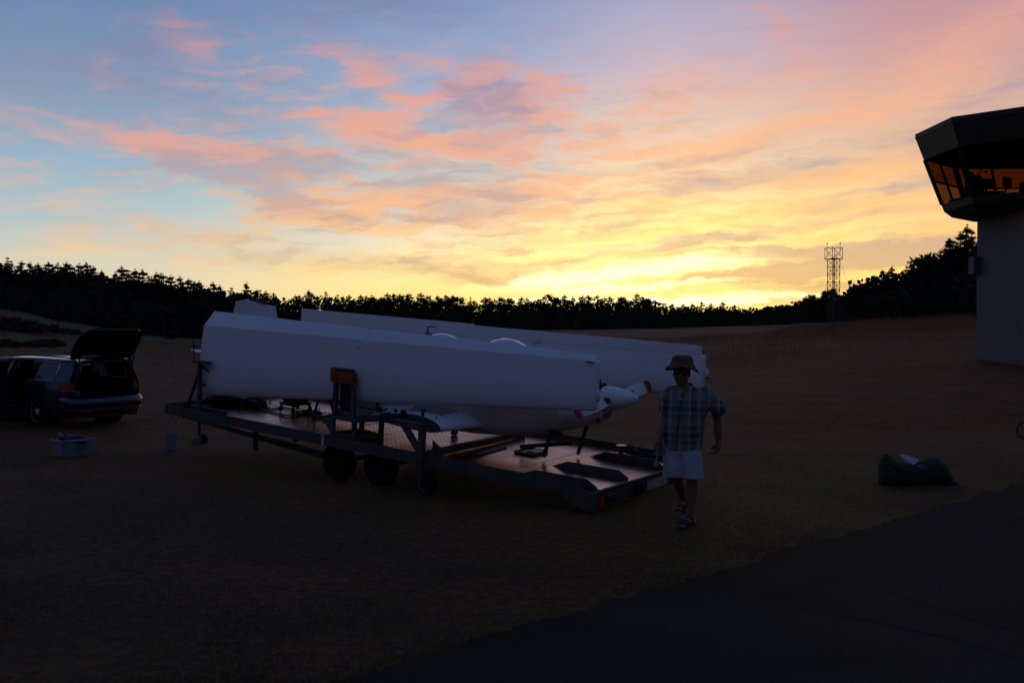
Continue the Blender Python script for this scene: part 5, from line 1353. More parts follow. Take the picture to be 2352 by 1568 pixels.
def tree_meshes(kind, seed, dens, fat=1.0):
    """(trunk, crown) meshes for a tree 10 m tall"""
    rnd = random.Random(seed)
    bm = bmesh.new(); H = 10.0
    lean = rnd.uniform(-.25, .25)
    spine = [V(lean * (z / H) ** 2 + .08 * math.sin(z), .06 * math.cos(z * 1.3), z) for z in [0, 1.5, 3, 5, 7, 8.5, 9.7]]
    add_tube(bm, spine, [.22, .18, .16, .13, .09, .05, .02], 6)
    vs_, fs = [], []
    def needle(c, d, l, w):
        s, u = frame_for(d)
        an = rnd.uniform(0, 6.3); sd = s * math.cos(an) + u * math.sin(an)
        o = len(vs_)
        vs_.extend([c - sd * w, c + sd * w, c + d * l + sd * w * .15, c + d * l * .5 - sd * w * 1.1])
        fs.append((o, o + 1, o + 2)); fs.append((o, o + 2, o + 3))
    def clump(c, r, n, up=.6):
        for _ in range(n):
            d = Vector((rnd.gauss(0, 1), rnd.gauss(0, 1), rnd.gauss(0, .7) + up)).normalized()
            p = c + Vector((rnd.gauss(0, .5), rnd.gauss(0, .5), rnd.gauss(0, .38))) * r
            needle(p, d, r * rnd.uniform(.45, .95), r * rnd.uniform(.20, .38) * fat)
    def sp(z):
        for a, b in zip(spine, spine[1:]):
            if z <= b.z: return a.lerp(b, (z - a.z) / (b.z - a.z))
        return spine[-1]
    if kind == 'pine':
        zb = rnd.uniform(2.0, 3.2)
        z = zb
        while z < 9.6:
            q = (z - zb) / (10 - zb)
            reach = (1.9 * math.sin(math.pi * min(1, .30 + q * .70)) ** 1.1 + .14) * rnd.uniform(.6, 1.2)
            for k in range(rnd.randint(3, 5)):
                an = rnd.uniform(0, 6.28); l = reach * rnd.uniform(.55, 1.0)
                p0 = sp(z); p1 = p0 + V(math.cos(an) * l, math.sin(an) * l, l * rnd.uniform(.15, .45))
                add_tube(bm, [p0, p0.lerp(p1, .5) - V(0, 0, .05), p1], [.05, .035, .015], 4, caps=False)
                for t in (.4, .6, .8, 1.0):
                    clump(p0.lerp(p1, t), rnd.uniform(.24, .42) * (1.05 - .45 * q), int(8 * dens), .9)
            z += rnd.uniform(.45, .7)
        clump(sp(9.2), .34, int(12 * dens), 2.2); clump(sp(9.6), .24, int(9 * dens), 3); clump(sp(9.7) + V(0, 0, .25), .14, int(8 * dens), 4)
    elif kind == 'spire':
        z = rnd.uniform(1.2, 2.0)
        while z < 9.8:
            q = z / 10
            reach = 1.75 * (1 - q) ** .9 + .06
            for k in range(rnd.randint(4, 6)):
                an = rnd.uniform(0, 6.28); l = reach * rnd.uniform(.6, 1.1)
                p0 = sp(z); p1 = p0 + V(math.cos(an) * l, math.sin(an) * l, l * rnd.uniform(-.1, .25))
                for t in ((.4, .7, 1.0) if q < .7 else (.6, 1.0)):
                    clump(p0.lerp(p1, t), rnd.uniform(.24, .40) * (1.1 - .6 * q), int(7 * dens), .5)
            z += rnd.uniform(.42, .6)
        clump(V(spine[-1].x, spine[-1].y, 9.75), .15, int(10 * dens), 4)
    else:  # rounded crown
        for k in range(26):
            an, rr_ = rnd.uniform(0, 6.28), rnd.random() ** .5
            zz_ = rnd.uniform(2.4, 9.3); q = (zz_ - 2.4) / 7.2
            w = 2.7 * math.sqrt(max(.05, 1 - (q * 2 - .85) ** 2 / 1.4))
            c = V(math.cos(an) * rr_ * w, math.sin(an) * rr_ * w, zz_)
            add_tube(bm, [sp(max(1.5, zz_ - 1.5)), c], [.06, .02], 4, caps=False)
            clump(c, rnd.uniform(.7, 1.05), int(22 * dens), .3)
    tme = mesh_from(bm, 'trunk'); tme.materials.append(bark_m)
    me = bpy.data.meshes.new('crown'); me.from_pydata(vs_, [], fs); me.update()
    me.materials.append(leaf_b if kind == 'round' else leaf_m)
    return tme, me

FAR = [tree_meshes('pine', 10 + k, 1.7, .95) for k in range(5)] + [tree_meshes('spire', 30 + k, 1.7, .9) for k in range(3)] + [tree_meshes('round', 50 + k, 1.8, .8) for k in range(2)]
NEAR = [tree_meshes('pine', 70 + k, 4.2, .5) for k in range(4)] + [tree_meshes('spire', 80 + k, 3.2, .55) for k in range(2)] + [tree_meshes('round', 90 + k, 5.0, .42) for k in range(2)]
SKYLINE = [(-300, 560), (-120, 575), (0, 587), (14, 583), (31, 598), (75, 600), (129, 598), (159, 604), (208, 602), (226, 619), (242, 613), (262, 624), (274, 610), (311, 619), (356, 622), (386, 631), (411, 633), (437, 640), (486, 645), (525, 654), (548, 667), (567, 649),
           (591, 665), (613, 666), (643, 668), (654, 684), (690, 672), (743, 668), (767, 684), (823, 673), (888, 672), (908, 668), (939, 672), (974, 668), (993, 676), (1023, 673), (1042, 675), (1065, 682), (1083, 681), (1099, 699), (1119, 681), (1148, 676),
           (1176, 679), (1218, 684), (1264, 675), (1295, 682), (1328, 679), (1357, 677), (1386, 677), (1426, 677), (1441, 681), (1493, 680), (1513, 693), (1542, 695), (1570, 695), (1615, 697), (1667, 697), (1693, 700), (1720, 702), (1765, 702), (1796, 695), (1816, 700),
           (1838, 694), (1856, 676), (1878, 677), (1906, 664), (1929, 685), (1940, 668), (1963, 650), (1990, 640), (2007, 625), (2024, 616), (2052, 606), (2072, 619), (2092, 594), (2116, 590), (2155, 572), (2179, 545), (2199, 541), (2222, 517), (2245, 530), (2400, 520), (2700, 540)]
def sky_row(px):
    for a, b in zip(SKYLINE, SKYLINE[1:]):
        if px <= b[0]:
            return a[1] + (b[1] - a[1]) * (px - a[0]) / (b[0] - a[0])
    return 560
def plant(px, depth, top_row, meshes, kind_name, label, group, widen=1.0, rnd=random):
    p = at(px, depth)
    h = CAM_Z + (PHOR - top_row) / PX * depth - p.z
    s = max(.25, h / 10.0)
    e = bpy.data.objects.new(kind_name, None); col.objects.link(e); e.empty_display_size = 1
    e.location = p - Vector((0, 0, .1)); e.rotation_euler = (0, 0, rnd.uniform(0, 6.28)); sw = s * widen * rnd.uniform(.9, 1.15); e.scale = (sw, sw, s * 1.01)
    for me, nm in zip(meshes, ('trunk', 'crown')):
        o = bpy.data.objects.new(nm, me); o.parent = e; col.objects.link(o)
    return tag(e, label, 'tree', group)
rt = random.Random(11)
SPECIAL = {  # trees that stand out of the skyline
    567: ('pine_tree', 'taller ragged pine standing above the skyline just left of the glider fin', 0),
    1264: ('broadleaf_tree', 'round-topped tree poking above the distant skyline over the canopy', 8),
    1493: ('broadleaf_tree', 'broad round-headed tree on the skyline under the brightest glow', 9)}
for px, (nm, lb, k) in SPECIAL.items():
    d, _ = edge_at(px)
    plant(px, d + 8, sky_row(px), FAR[k], nm, lb, 'skyline trees', 1.1, rt)
# skyline rows
px = -235.0
while px < 1845:
    d, _ = edge_at(px); left = px < 600
    hill = 'dark pine in the wood covering the left hillside' if left else 'dark conifer in the distant tree line behind the trailer'
    grp = 'pines of the left hillside wood' if left else 'conifers of the distant tree line'
    for row in range(2):
        jx = px + rt.uniform(-9, 9) + row * 7
        if any(abs(jx - s) < 14 for s in SPECIAL) and row == 0: continue
        if jx > 1846: continue
        dd = d + 6 + (14, 4)[row] * (1.4 if left else 2) + rt.uniform(-3, 3)
        tr_ = sky_row(jx) + ((rt.uniform(-1, 6) if rt.random() < .85 or left else rt.uniform(-7, -2)), rt.uniform(14, 34) if left else rt.uniform(4, 20))[row]
        k = rt.choice([0, 1, 2, 3, 4, 0, 1, 2, 3, 5, 6] if left else [0, 1, 2, 3, 4, 0, 1, 2, 5, 6, 7]) if rt.random() < .96 else rt.choice([8, 9])
        plant(jx, dd, tr_, FAR[k], 'pine_tree', hill, grp, 1.5 if left else 1.55, rt)
    px += 19 if left else 17.5
# nearer wood at the right
SPEC_R = [(1906, 'broadleaf_tree', 'domed broadleaf tree directly behind the lattice mast', 6, 1.25, 1.0), (1856, 'broadleaf_tree', 'blunt-topped tree left of the lattice mast', 7, 1.3, 0), (2222, 'pine_tree', 'tallest pine, its crown beside the control tower wall', 0, 1.0, 0),
          (2179, 'pine_tree', 'slim pine second from the control tower', 4, 1.1, 0), (2115, 'pine_tree', 'spiky young pine in the middle of the right-hand wood', 5, 1.0, 0), (2092, 'pine_tree', 'narrow pine leader just left of the spiky young pine', 4, .9, 0)]
for (px, nm, lb, k, wd, q) in SPEC_R:
    d, _ = edge_at(px)
    plant(px, d + 6, sky_row(px), NEAR[k], nm, lb, 'trees of the right-hand wood', wd, rt)
px = 1845.0
while px < 2330:
    d, _ = edge_at(px)
    for row in range(3):
        jx = px + rt.uniform(-8, 8) + row * 8
        tr_ = sky_row(jx) + (rt.uniform(1, 8), rt.uniform(20, 55), rt.uniform(40, 80))[row] * (1 if px > 1950 else .3)
        plant(jx, d + (12, 6, 3)[row] + rt.uniform(-2, 2), min(tr_, 720), NEAR[rt.choice([0, 1, 2, 3, 0, 1, 4, 5, 6])], 'pine_tree', 'dark pine packed into the wood right of the mast', 'pines of the right-hand wood', 1.25, rt)
    px += 26
# undergrowth that closes the foot of the woods
def undergrowth():
    rnd = random.Random(5); vs_, fs = [], []
    def blob(p, h, w, n):
        for _ in range(n):
            c = p + Vector((rnd.gauss(0, w), rnd.gauss(0, w), rnd.random() ** .95 * h))
            o = len(vs_); s = min(h, 3.4) * rnd.uniform(.08, .18)
            a = rnd.uniform(0, 6.28); dx_, dz_ = math.cos(a) * s, math.sin(a) * s
            vs_.extend([c + Vector((-dx_, rnd.gauss(0, s * .4), -dz_)), c + Vector((dx_, rnd.gauss(0, s * .4), dz_)), c + Vector((-dz_ * .8, 0, dx_ * .8)), c + Vector((dz_ * .6, 0, -dx_ * .6))])
            fs.extend([(o, o + 1, o + 2), (o, o + 3, o + 1)])
    px = -300.0
    while px < 2400:
        d, _ = edge_at(px)
        far = d > 240
        if 1080 < px < 1110 or 890 < px < 900 or 1010 < px < 1020:
            px += 7; continue
        for off in ((8, 16, 28, 44) if px < 600 else (3, 14, 30)):
            k = d / 200.0
            top = PHOR - (PHOR - sky_row(px)) * (rnd.uniform(.60, .90) if off > 10 else rnd.uniform(.3, .6))
            q = at(px + rnd.uniform(-5, 5), d + off * (1 if not far else 1.6))
            h = max(1.2, CAM_Z + (PHOR - top) / PX * q.y - q.z)
            if not far: h = min(h, 11.0)
            blob(q, h, 1.2 * k + .4, 84 if not far else 60)
            blob(q, h * (.5 if far else .4), 1.5 * k + .4, 40 if far else 14)
        px += 9
    me = bpy.data.meshes.new('undergrowth'); me.from_pydata(vs_, [], fs); me.update()
    o = obj('undergrowth', me, leaf_m); o['kind'] = 'stuff'; o['label'] = 'dark undergrowth closing the foot of the woods'; o['category'] = 'undergrowth'
undergrowth()

# scrub on the left slope and single small bushes in the field
def bush_mesh(seed, n=420):
    rnd = random.Random(seed); vs_, fs = [], []
    for _ in range(n):
        an = rnd.uniform(0, 6.28); rr_ = rnd.random() ** .5
        c = Vector((math.cos(an) * rr_, math.sin(an) * rr_, rnd.random() * math.sqrt(max(.05, 1 - rr_ * rr_)) * .8))
        s = rnd.uniform(.07, .16); o = len(vs_); a = rnd.uniform(0, 6.28)
        vs_.extend([c + Vector((math.cos(a) * s, math.sin(a) * s, -s * .4)), c + Vector((-math.cos(a) * s, -math.sin(a) * s, -s * .2)), c + Vector((rnd.gauss(0, s), rnd.gauss(0, s), s * 1.4))]); fs.append((o, o + 1, o + 2))
    me = bpy.data.meshes.new('foliage'); me.from_pydata(vs_, [], fs); me.update(); return me
bush_ms = [bush_mesh(k) for k in range(3)]
stem_me = mesh_from(BM((add_tube, [V(0, 0, -.1), V(.05, 0, .35)], .05, 5), (add_tube, [V(0, 0, 0), V(-.3, .1, .4)], .03, 5), (add_tube, [V(0, 0, 0), V(.3, -.1, .42)], .03, 5)), 'stem'); stem_me.materials.append(bark_m)
scrub_m = mat('dark_scrub', (0.028, 0.032, 0.020), .85, var=.4); dry_m = mat('dry_scrub', (0.10, 0.055, 0.03), .85, var=.4)
def bush(px, row, depth, w, h, label, m, seed, group):
    z = CAM_Z + (PHOR - row) / PX * depth
    x = (px - PCX) / PX * depth
    e = thing('bush', label, 'bush', T(x, depth, ground_z(x, depth) - .05), group)
    e.scale = (w, w * .8, h); e.rotation_euler = (0, 0, seed * 1.7)
    me = bush_ms[seed % 3].copy(); me.materials.append(m)
    for mm, nm in ((me, 'foliage'), (stem_me, 'stem')):
        o = bpy.data.objects.new(nm, mm); o.parent = e; col.objects.link(o)
def depth_for_row(px, row):
    lo_, hi_ = 20.0, edge_at(px)[0]
    best = lo_
    y = lo_
    while y < hi_:
        x = (px - PCX) / PX * y
        if PHOR + PX * (CAM_Z - ground_z(x, y)) / y <= row: return y
        y += 1.0
    return hi_ - 2
for k, (px, row, w, h) in enumerate([(14, 758, 2.6, 1.25), (48, 759, 2.3, 1.1), (82, 762, 2.2, .9), (115, 764, 2.0, .8), (148, 767, 1.7, .7), (-26, 757, 2.8, 1.3), (178, 770, 1.4, .55)]):
    bush(px, row, depth_for_row(px, row), w, h, 'low dark scrub bush in the row on the left slope', scrub_m, k, 'scrub row on the left slope')
for k, (px, row, w, h) in enumerate([(10, 797, .8, .55), (66, 798, .7, .45), (96, 796, .9, .55), (128, 795, .7, .6)]):
    bush(px, row, depth_for_row(px, row), w, h, 'small dark tussock at the foot of the green slope', scrub_m, k, 'tussocks under the green slope')
bush(389, 778, depth_for_row(389, 779), .9, .75, 'small reddish dry bush alone in the field beyond the car', dry_m, 1, None)
# ------------------------------------------------------------------ walking man
def remeshed(bm, name, voxel, smooth_iter=4, fac=.5):
    """weld overlapping closed shapes into one continuous skin"""
    me = mesh_from(bm, name)
    o = bpy.data.objects.new(name, me); col.objects.link(o)
    md = o.modifiers.new('r', 'REMESH'); md.mode = 'VOXEL'; md.voxel_size = voxel
    sm = o.modifiers.new('s', 'SMOOTH'); sm.factor = fac; sm.iterations = smooth_iter
    dg = bpy.context.evaluated_depsgraph_get(); dg.update()
    out = bpy.data.meshes.new_from_object(o.evaluated_get(dg)); out.name = name
    bpy.data.objects.remove(o); bpy.data.meshes.remove(me)
    out.polygons.foreach_set('use_smooth', [True] * len(out.polygons))
    return out

def limb(bm, pts, rads, seg=14):
    """tapered limb through joints with rounded ends; densified so bends stay smooth"""
    P, Q = [], []
    for i in range(len(pts) - 1):
        n = 6
        for k in range(n):
            t = k / n
            p0, p1, p2, p3 = [Vector(pts[max(0, min(len(pts) - 1, j))]) for j in (i - 1, i, i + 1, i + 2)]
            t2, t3 = t * t, t * t * t
            P.append(.5 * ((2 * p1) + (p2 - p0) * t + (2 * p0 - 5 * p1 + 4 * p2 - p3) * t2 + (3 * p1 - p0 - 3 * p2 + p3) * t3))
            Q.append(rads[i] + (rads[i + 1] - rads[i]) * (t * t * (3 - 2 * t)))
    P.append(Vector(pts[-1])); Q.append(rads[-1])
    add_tube(bm, P, Q, seg)
    add_ball(bm, pts[0], rads[0] * .99, 12); add_ball(bm, pts[-1], rads[-1] * .99, 12)

def ell_ring(c, rx, ry, n=28, power=.9, wob=0.0, ph=0.0):
    r = []
    for k in range(n):
        an = 2 * math.pi * k / n; cx_, sx_ = math.cos(an), math.sin(an)
        w = 1 + wob * math.sin(an * 5 + ph) + wob * .6 * math.sin(an * 9 + ph * 2)
        r.append(V(c[0] + rx * w * math.copysign(abs(cx_) ** power, cx_), c[1] + ry * w * math.copysign(abs(sx_) ** power, sx_), c[2]))
    return r

def hand(bm, wrist, down, palm_n, curl, flip):
    """palm and five separate fingers; down = direction of the hand, palm_n = direction the palm faces, flip = side of the thumb"""
    d = Vector(down).normalized(); nrm = Vector(palm_n); nrm = (nrm - d * nrm.dot(d)).normalized(); s = d.cross(nrm) * flip
    w = Vector(wrist)
    for k in range(5):
        q = k / 4
        limb(bm, [w + s * lerp(-.022, .022, q) * .7, w + d * .05 + s * lerp(-.032, .032, q), w + d * .088 + s * lerp(-.036, .036, q)], [.020, .017, .014], 8)
    for k, (ln, off) in enumerate(((.070, .034), (.078, .012), (.073, -.011), (.058, -.033))):
        p = w + d * .088 + s * off; pts = [p]; a = 0.0
        for j, f in enumerate((.45, .32, .23)):
            a += curl * (.7, 1.0, .8)[j]
            p = p + (d * math.cos(a) + nrm * math.sin(a)) * ln * f * 1.15; pts.append(p)
        limb(bm, pts, [.0105, .0098, .009, .0078], 8)
    p = w + d * .025 + s * .034
    limb(bm, [p, p + d * .032 + s * .022 + nrm * .012, p + d * .062 + s * .020 + nrm * .030, p + d * .080 + s * .006 + nrm * .042], [.015, .0125, .011, .009], 8)

def build_man():
    yb = 10.50
    e = thing('person', 'man in bucket hat, checked short-sleeved shirt and pale shorts walking past the trailer', 'person', T((1585 - PCX) / PX * yb, yb, 0.0, R(-14)) @ Matrix.Diagonal((1.09, 1.06, 1, 1)))
    skin = mat('tanned_skin', (0.165, 0.080, 0.055), .55, var=.12, vscale=14)
    face = V(-.05, -.99, 0).normalized(); side = V(-face.y, face.x, 0) * 1.0   # side points to image right
    hc = V(-.078, -.015, 1.572)
    bm = bmesh.new()
    rot = Matrix.Rotation(math.atan2(face.x, -face.y), 3, 'Z')
    # head: skull, jaw, brow, nose, ears, cheeks, lips
    add_ball(bm, hc + V(0, .012, .035), .1, 20, (.80, .98, .98), rot)
    add_ball(bm, hc + face * .022 + V(0, 0, -.035), .1, 18, (.68, .72, .88), rot)
    add_ball(bm, hc + face * .050 + V(0, 0, -.095), .034, 12, (1.05, .95, .75), rot)
    for s in (-1, 1):
        add_ball(bm, hc + side * s * .078 + V(0, .005, -.005), .03, 10, (.32, .62, 1.0), rot)
        add_ball(bm, hc + side * s * .036 + face * .072 + V(0, 0, -.030), .026, 10, (1, .55, .9), rot)
        add_ball(bm, hc + side * s * .030 + face * .083 + V(0, 0, .034), .022, 10, (1.3, .5, .45), rot)
    limb(bm, [hc + face * .086 + V(0, 0, .030), hc + face * .103 + V(0, 0, .002), hc + face * .112 + V(0, 0, -.022)], [.010, .012, .016], 8)
    for s in (-1, 1): add_ball(bm, hc + face * .098 + side * s * .013 + V(0, 0, -.026), .010, 8)
    add_ball(bm, hc + face * .088 + V(0, 0, -.060), .016, 10, (1.5, .5, .42), rot)
    add_ball(bm, hc + face * .086 + V(0, 0, -.072), .014, 10, (1.4, .5, .45), rot)
    limb(bm, [V(-.055, .02, 1.36), V(-.066, .012, 1.44), V(-.075, .008, 1.51)], [.070, .060, .058])
    # trunk under the clothes
    trunk = [ell_ring((-.075, 0, .80), .150, .100), ell_ring((-.07, 0, .92), .158, .108), ell_ring((-.045, -.01, 1.05), .155, .112), ell_ring((-.02, 0, 1.22), .170, .112), ell_ring((-.01, .01, 1.34), .175, .10), ell_ring((-.015, .01, 1.415), .12, .08), ell_ring((-.04, .015, 1.44), .07, .06)]
    add_loft(bm, trunk)
    shl, shr = V(-.195, .02, 1.375), V(.178, .02, 1.372)
    ell, elr = V(-.236, .015, 1.10), V(.256, .100, 1.108)
    wrl, wrr = V(-.285, -.120, .872), V(.268, .085, .862)
    for (a, b, c) in ((shl, ell, wrl), (shr, elr, wrr)):
        limb(bm, [a, a.lerp(b, .5) + V(0, 0, 0), b, b.lerp(c, .4), c], [.062, .050, .042, .043, .027])
    hand(bm, wrl, V(-.12, -.12, -1), V(.75, -.65, 0), .62, -1)
    hand(bm, wrr, V(-.22, -.10, -1), V(-.85, -.5, 0), .60, 1)
    # legs: front (image right) planted, rear (image left) swinging through
    hr_, kr, ar = V(-.005, -.01, .84), V(.030, -.130, .500), V(.015, -.120, .095)
    hl_, kl, al = V(-.150, .01, .84), V(-.120, -.030, .490), V(-.090, .330, .215)
    for (h_, k_, a_) in ((hr_, kr, ar), (hl_, kl, al)):
        limb(bm, [h_, h_.lerp(k_, .55), k_, k_.lerp(a_, .32) + V(0, .018, 0), a_], [.085, .072, .052, .055, .034])
    def foot(ank, fd, drop):
        fd = Vector(fd).normalized(); sd = fd.cross(V(0, 0, 1)).normalized()
        limb(bm, [ank - fd * .045 + V(0, 0, -.045), ank + fd * .05 + V(0, 0, -.040 + drop * .3), ank + fd * .135 + V(0, 0, -.062 + drop)], [.034, .036, .028], 10)
        for k in range(5):
            limb(bm, [ank + fd * .13 + sd * (k - 2) * .016 + V(0, 0, -.066 + drop), ank + fd * (.185 - .007 * k) + sd * (k - 2) * .018 + V(0, 0, -.070 + drop)], [.013, .0115 if k else .014], 8)
        return fd, sd
    fdr, sdr = foot(ar, (-.42, -.90, 0), 0.0)
    fdl, sdl = foot(al, (-.20, -.72, -.62), -.02)
    body = obj('body', remeshed(bm, 'body', .0062, 3, .45), skin, e)

    # shirt
    plaid = bpy.data.materials.new('checked_cotton'); plaid.use_nodes = True
    nt = plaid.node_tree; N, K = nt.nodes, nt.links; b_ = N['Principled BSDF']; b_.inputs['Roughness'].default_value = .85; b_.inputs['Specular IOR Level'].default_value = .15
    tcn = N.new('ShaderNodeTexCoord'); sx = N.new('ShaderNodeSeparateXYZ')
    nz = N.new('ShaderNodeTexNoise'); nz.inputs['Scale'].default_value = 7; K.new(tcn.outputs['Object'], nz.inputs['Vector'])
    vm = N.new('ShaderNodeVectorMath'); vm.operation = 'MULTIPLY_ADD'; K.new(nz.outputs['Color'], vm.inputs[0]); vm.inputs[1].default_value = (.030, .0, .022); K.new(tcn.outputs['Object'], vm.inputs[2]); K.new(vm.outputs[0], sx.inputs[0])
    def bands(sock, period, off, stops):
        m1 = N.new('ShaderNodeMath'); m1.operation = 'MULTIPLY_ADD'; K.new(sock, m1.inputs[0]); m1.inputs[1].default_value = 1 / period; m1.inputs[2].default_value = off
        m2 = N.new('ShaderNodeMath'); m2.operation = 'FRACT'; K.new(m1.outputs[0], m2.inputs[0])
        cr = N.new('ShaderNodeValToRGB'); cr.color_ramp.interpolation = 'CONSTANT'; ee = cr.color_ramp.elements
        while len(ee) < len(stops): ee.new(1.0)
        for i, (p_, c_) in enumerate(stops): ee[i].position = p_; ee[i].color = (*c_, 1)
        K.new(m2.outputs[0], cr.inputs[0]); return cr.outputs[0]
    W_, Nv, Ol, Bl = (.27, .268, .25), (.042, .046, .060), (.125, .118, .09), (.115, .125, .14)
    c1 = bands(sx.outputs[0], .27, .31, [(0, W_), (.10, Ol), (.34, W_), (.42, Nv), (.60, Bl), (.68, W_), (.74, Ol), (.90, Bl)])
    c2 = bands(sx.outputs[2], .27, .12, [(0, W_), (.30, Ol), (.46, W_), (.56, Nv), (.74, W_), (.86, Bl)])
    mx = N.new('ShaderNodeMix'); mx.data_type = 'RGBA'; mx.blend_type = 'MIX'; mx.inputs[0].default_value = .36; K.new(c1, mx.inputs[6]); K.new(c2, mx.inputs[7]); K.new(mx.outputs[2], b_.inputs['Base Color'])
    bp = N.new('ShaderNodeBump'); bp.inputs['Strength'].default_value = .6; bp.inputs['Distance'].default_value = .02
    n3 = N.new('ShaderNodeTexNoise'); n3.inputs['Scale'].default_value = 9; n3.inputs['Detail'].default_value = 3; mp = N.new('ShaderNodeMapping'); mp.inputs['Scale'].default_value = (1.6, 1, .5); K.new(tcn.outputs['Object'], mp.inputs[0]); K.new(mp.outputs[0], n3.inputs['Vector'])
    K.new(n3.outputs['Fac'], bp.inputs['Height']); K.new(bp.outputs[0], b_.inputs['Normal'])
    bm = bmesh.new()
    add_loft(bm, [ell_ring((-.066, -.005, .785), .190, .140, 40, .9, .045, .3), ell_ring((-.066, -.005, .85), .188, .142, 40, .9, .024, .5), ell_ring((-.062, -.01, .94), .186, .146, 40, .9, .014, .9), ell_ring((-.045, -.012, 1.05), .186, .148, 40, .9, .012, 1.4), ell_ring((-.026, -.004, 1.18), .194, .142, 40, .9, .010, 2.0),
                  ell_ring((-.012, .004, 1.29), .204, .132, 40, .9, .008, 2.5), ell_ring((-.010, .012, 1.365), .196, .112, 40, .9), ell_ring((-.020, .014, 1.415), .150, .090, 40, .9), ell_ring((-.050, .014, 1.452), .082, .076, 40, 1.0)])
    limb(bm, [shl + V(.03, 0, .012), shl + V(-.012, .004, -.05), V(-.232, .03, 1.205)], [.070, .074, .066])
    limb(bm, [shr + V(-.03, 0, .012), shr + V(.018, .004, -.05), V(.262, .036, 1.205)], [.070, .080, .078])
    for (c, r) in ((V(-.232, .03, 1.185), .072), (V(.266, .036, 1.185), .086)):      # loose sleeve mouths
        add_loft(bm, [[c + V(r * .90 * math.cos(k * .393), r * math.sin(k * .393), .05) for k in range(16)], [c + V(r * math.cos(k * .393), r * math.sin(k * .393), 0) for k in range(16)]])
    shirt_me = remeshed(bm, 'shirt', .0075, 3, .4)
    # open neck: drop faces inside a V at the front
    bmn = bmesh.new(); bmn.from_mesh(shirt_me)
    apex = V(-.070, -.14, 1.30)
    kill = [f for f in bmn.faces if f.calc_center_median().y < -.02 and f.calc_center_median().z > 1.30 and abs(f.calc_center_median().x + .064) < (f.calc_center_median().z - 1.30) * .46]
    kill += [f for f in bmn.faces if f.calc_center_median().z > 1.447]
    bmesh.ops.delete(bmn, geom=list(set(kill)), context='FACES'); bmn.to_mesh(shirt_me); bmn.free()
    shirt = obj('shirt', shirt_me, plaid, e)
    for s in (-1, 1):   # collar leaves and placket
        c0 = V(-.052, .015, 1.452)
        bmc = bmesh.new(); rows = []
        for i in range(9):
            an = math.pi / 2 - s * math.pi * .93 * i / 8
            q = i / 8
            r0, r1 = .074, .092 + .012 * q
            p = c0 + V(r0 * math.cos(an), r0 * math.sin(an), .030 - .055 * q * q); p2 = c0 + V(r1 * math.cos(an), r1 * math.sin(an) * 1.05, -.012 - (.075 if i > 6 else .045) * q * q)
            rows.append([p, (p + p2) / 2 + V(0, 0, .008), p2])
        add_loft(bmc, rows, False, False, False)
        obj('collar', bmc, plaid, shirt, smooth=True)
    obj('placket', BM((add_tube, [V(-.076, -.140, 1.31), V(-.086, -.163, 1.18), V(-.104, -.168, 1.04), V(-.118, -.160, .90), V(-.120, -.152, .80)], .012, 6)), mat('placket_blue', (.06, .07, .09), .85), shirt, smooth=True)
    for z, x, y in ((1.24, -.082, -.166), (1.12, -.096, -.178), (1.0, -.108, -.178), (.88, -.119, -.170)):
        obj('button', BM((add_ball, (x, y, z), .006, 8)), mat('dark_button', (.03, .04, .08), .4), shirt)
    # shorts
    bm = bmesh.new()
    add_loft(bm, [ell_ring((-.072, 0, .90), .170, .122, 32), ell_ring((-.078, 0, .80), .180, .130, 32), ell_ring((-.082, 0, .735), .180, .130, 32)])
    add_loft(bm, [ell_ring((-.160, .0, .82), .098, .118, 28), ell_ring((-.152, -.02, .70), .108, .122, 28, .9, .012, .4), ell_ring((-.140, -.045, .60), .113, .118, 28, .9, .02, 1), ell_ring((-.138, -.055, .502), .118, .112, 28, .9, .03, 2)])
    add_loft(bm, [ell_ring((.005, 0, .82), .098, .118, 28), ell_ring((.020, -.055, .70), .102, .124, 28, .9, .012, .8), ell_ring((.034, -.092, .60), .098, .118, 28, .9, .02, 1.6), ell_ring((.040, -.122, .500), .096, .112, 28, .9, .03, 3)])
    obj('shorts', remeshed(bm, 'shorts', .0075, 3, .4), mat('pale_shorts', (.36, .34, .34), .85, spec=.15, var=.15, vscale=9, bump=.6, bscale=14), e)
    # hat
    hm = mat('olive_cotton', (.115, .085, .058), .9, spec=.1, var=.25, vscale=16, bump=.3, bscale=60)
    cc = hc + V(.004, .012, 0)
    rows = []
    for (r, z, w) in ((.002, 1.772, 0), (.058, 1.768, .4), (.086, 1.755, .6), (.101, 1.734, .5), (.107, 1.706, .3), (.110, 1.684, 0), (.130, 1.672, .0), (.150, 1.656, 0), (.168, 1.640, 0)):
        row = []
        for k in range(36):
            an = 2 * math.pi * k / 36
            rr_ = r * (1 + .03 * w * math.sin(an * 3 + 1)); dz_ = 0
            if r > .11:
                q = (r - .110) / .058
                dz_ = q * (-.030 * abs(math.cos(an)) ** 1.2 + .022 * max(0, -math.sin(an)) - .014 * math.sin(an * 3 + .8)) - (.020 * q if math.cos(an) > .3 else 0)
            else:
                dz_ = w * .012 * math.sin(an * 2 + .5)
            row.append(V(cc.x + rr_ * .98 * math.cos(an), cc.y + rr_ * math.sin(an), z + dz_))
        rows.append(row)
    hat = obj('hat', B(lambda b: add_loft(b, rows, False, False)), hm, e, smooth=60)
    md = hat.modifiers.new('s', 'SOLIDIFY'); md.thickness = .004
    obj('hat_band', B(lambda b: add_tube(b, [V(cc.x + .1105 * .98 * math.cos(2 * math.pi * k / 30), cc.y + .1105 * math.sin(2 * math.pi * k / 30), 1.688) for k in range(30)], .006, 6, False, True)), mat('hat_band_cloth', (.15, .115, .08), .9), hat, smooth=True)
    # sunglasses
    gm = mat('sunglass_lens', (.012, .008, .007), .12)
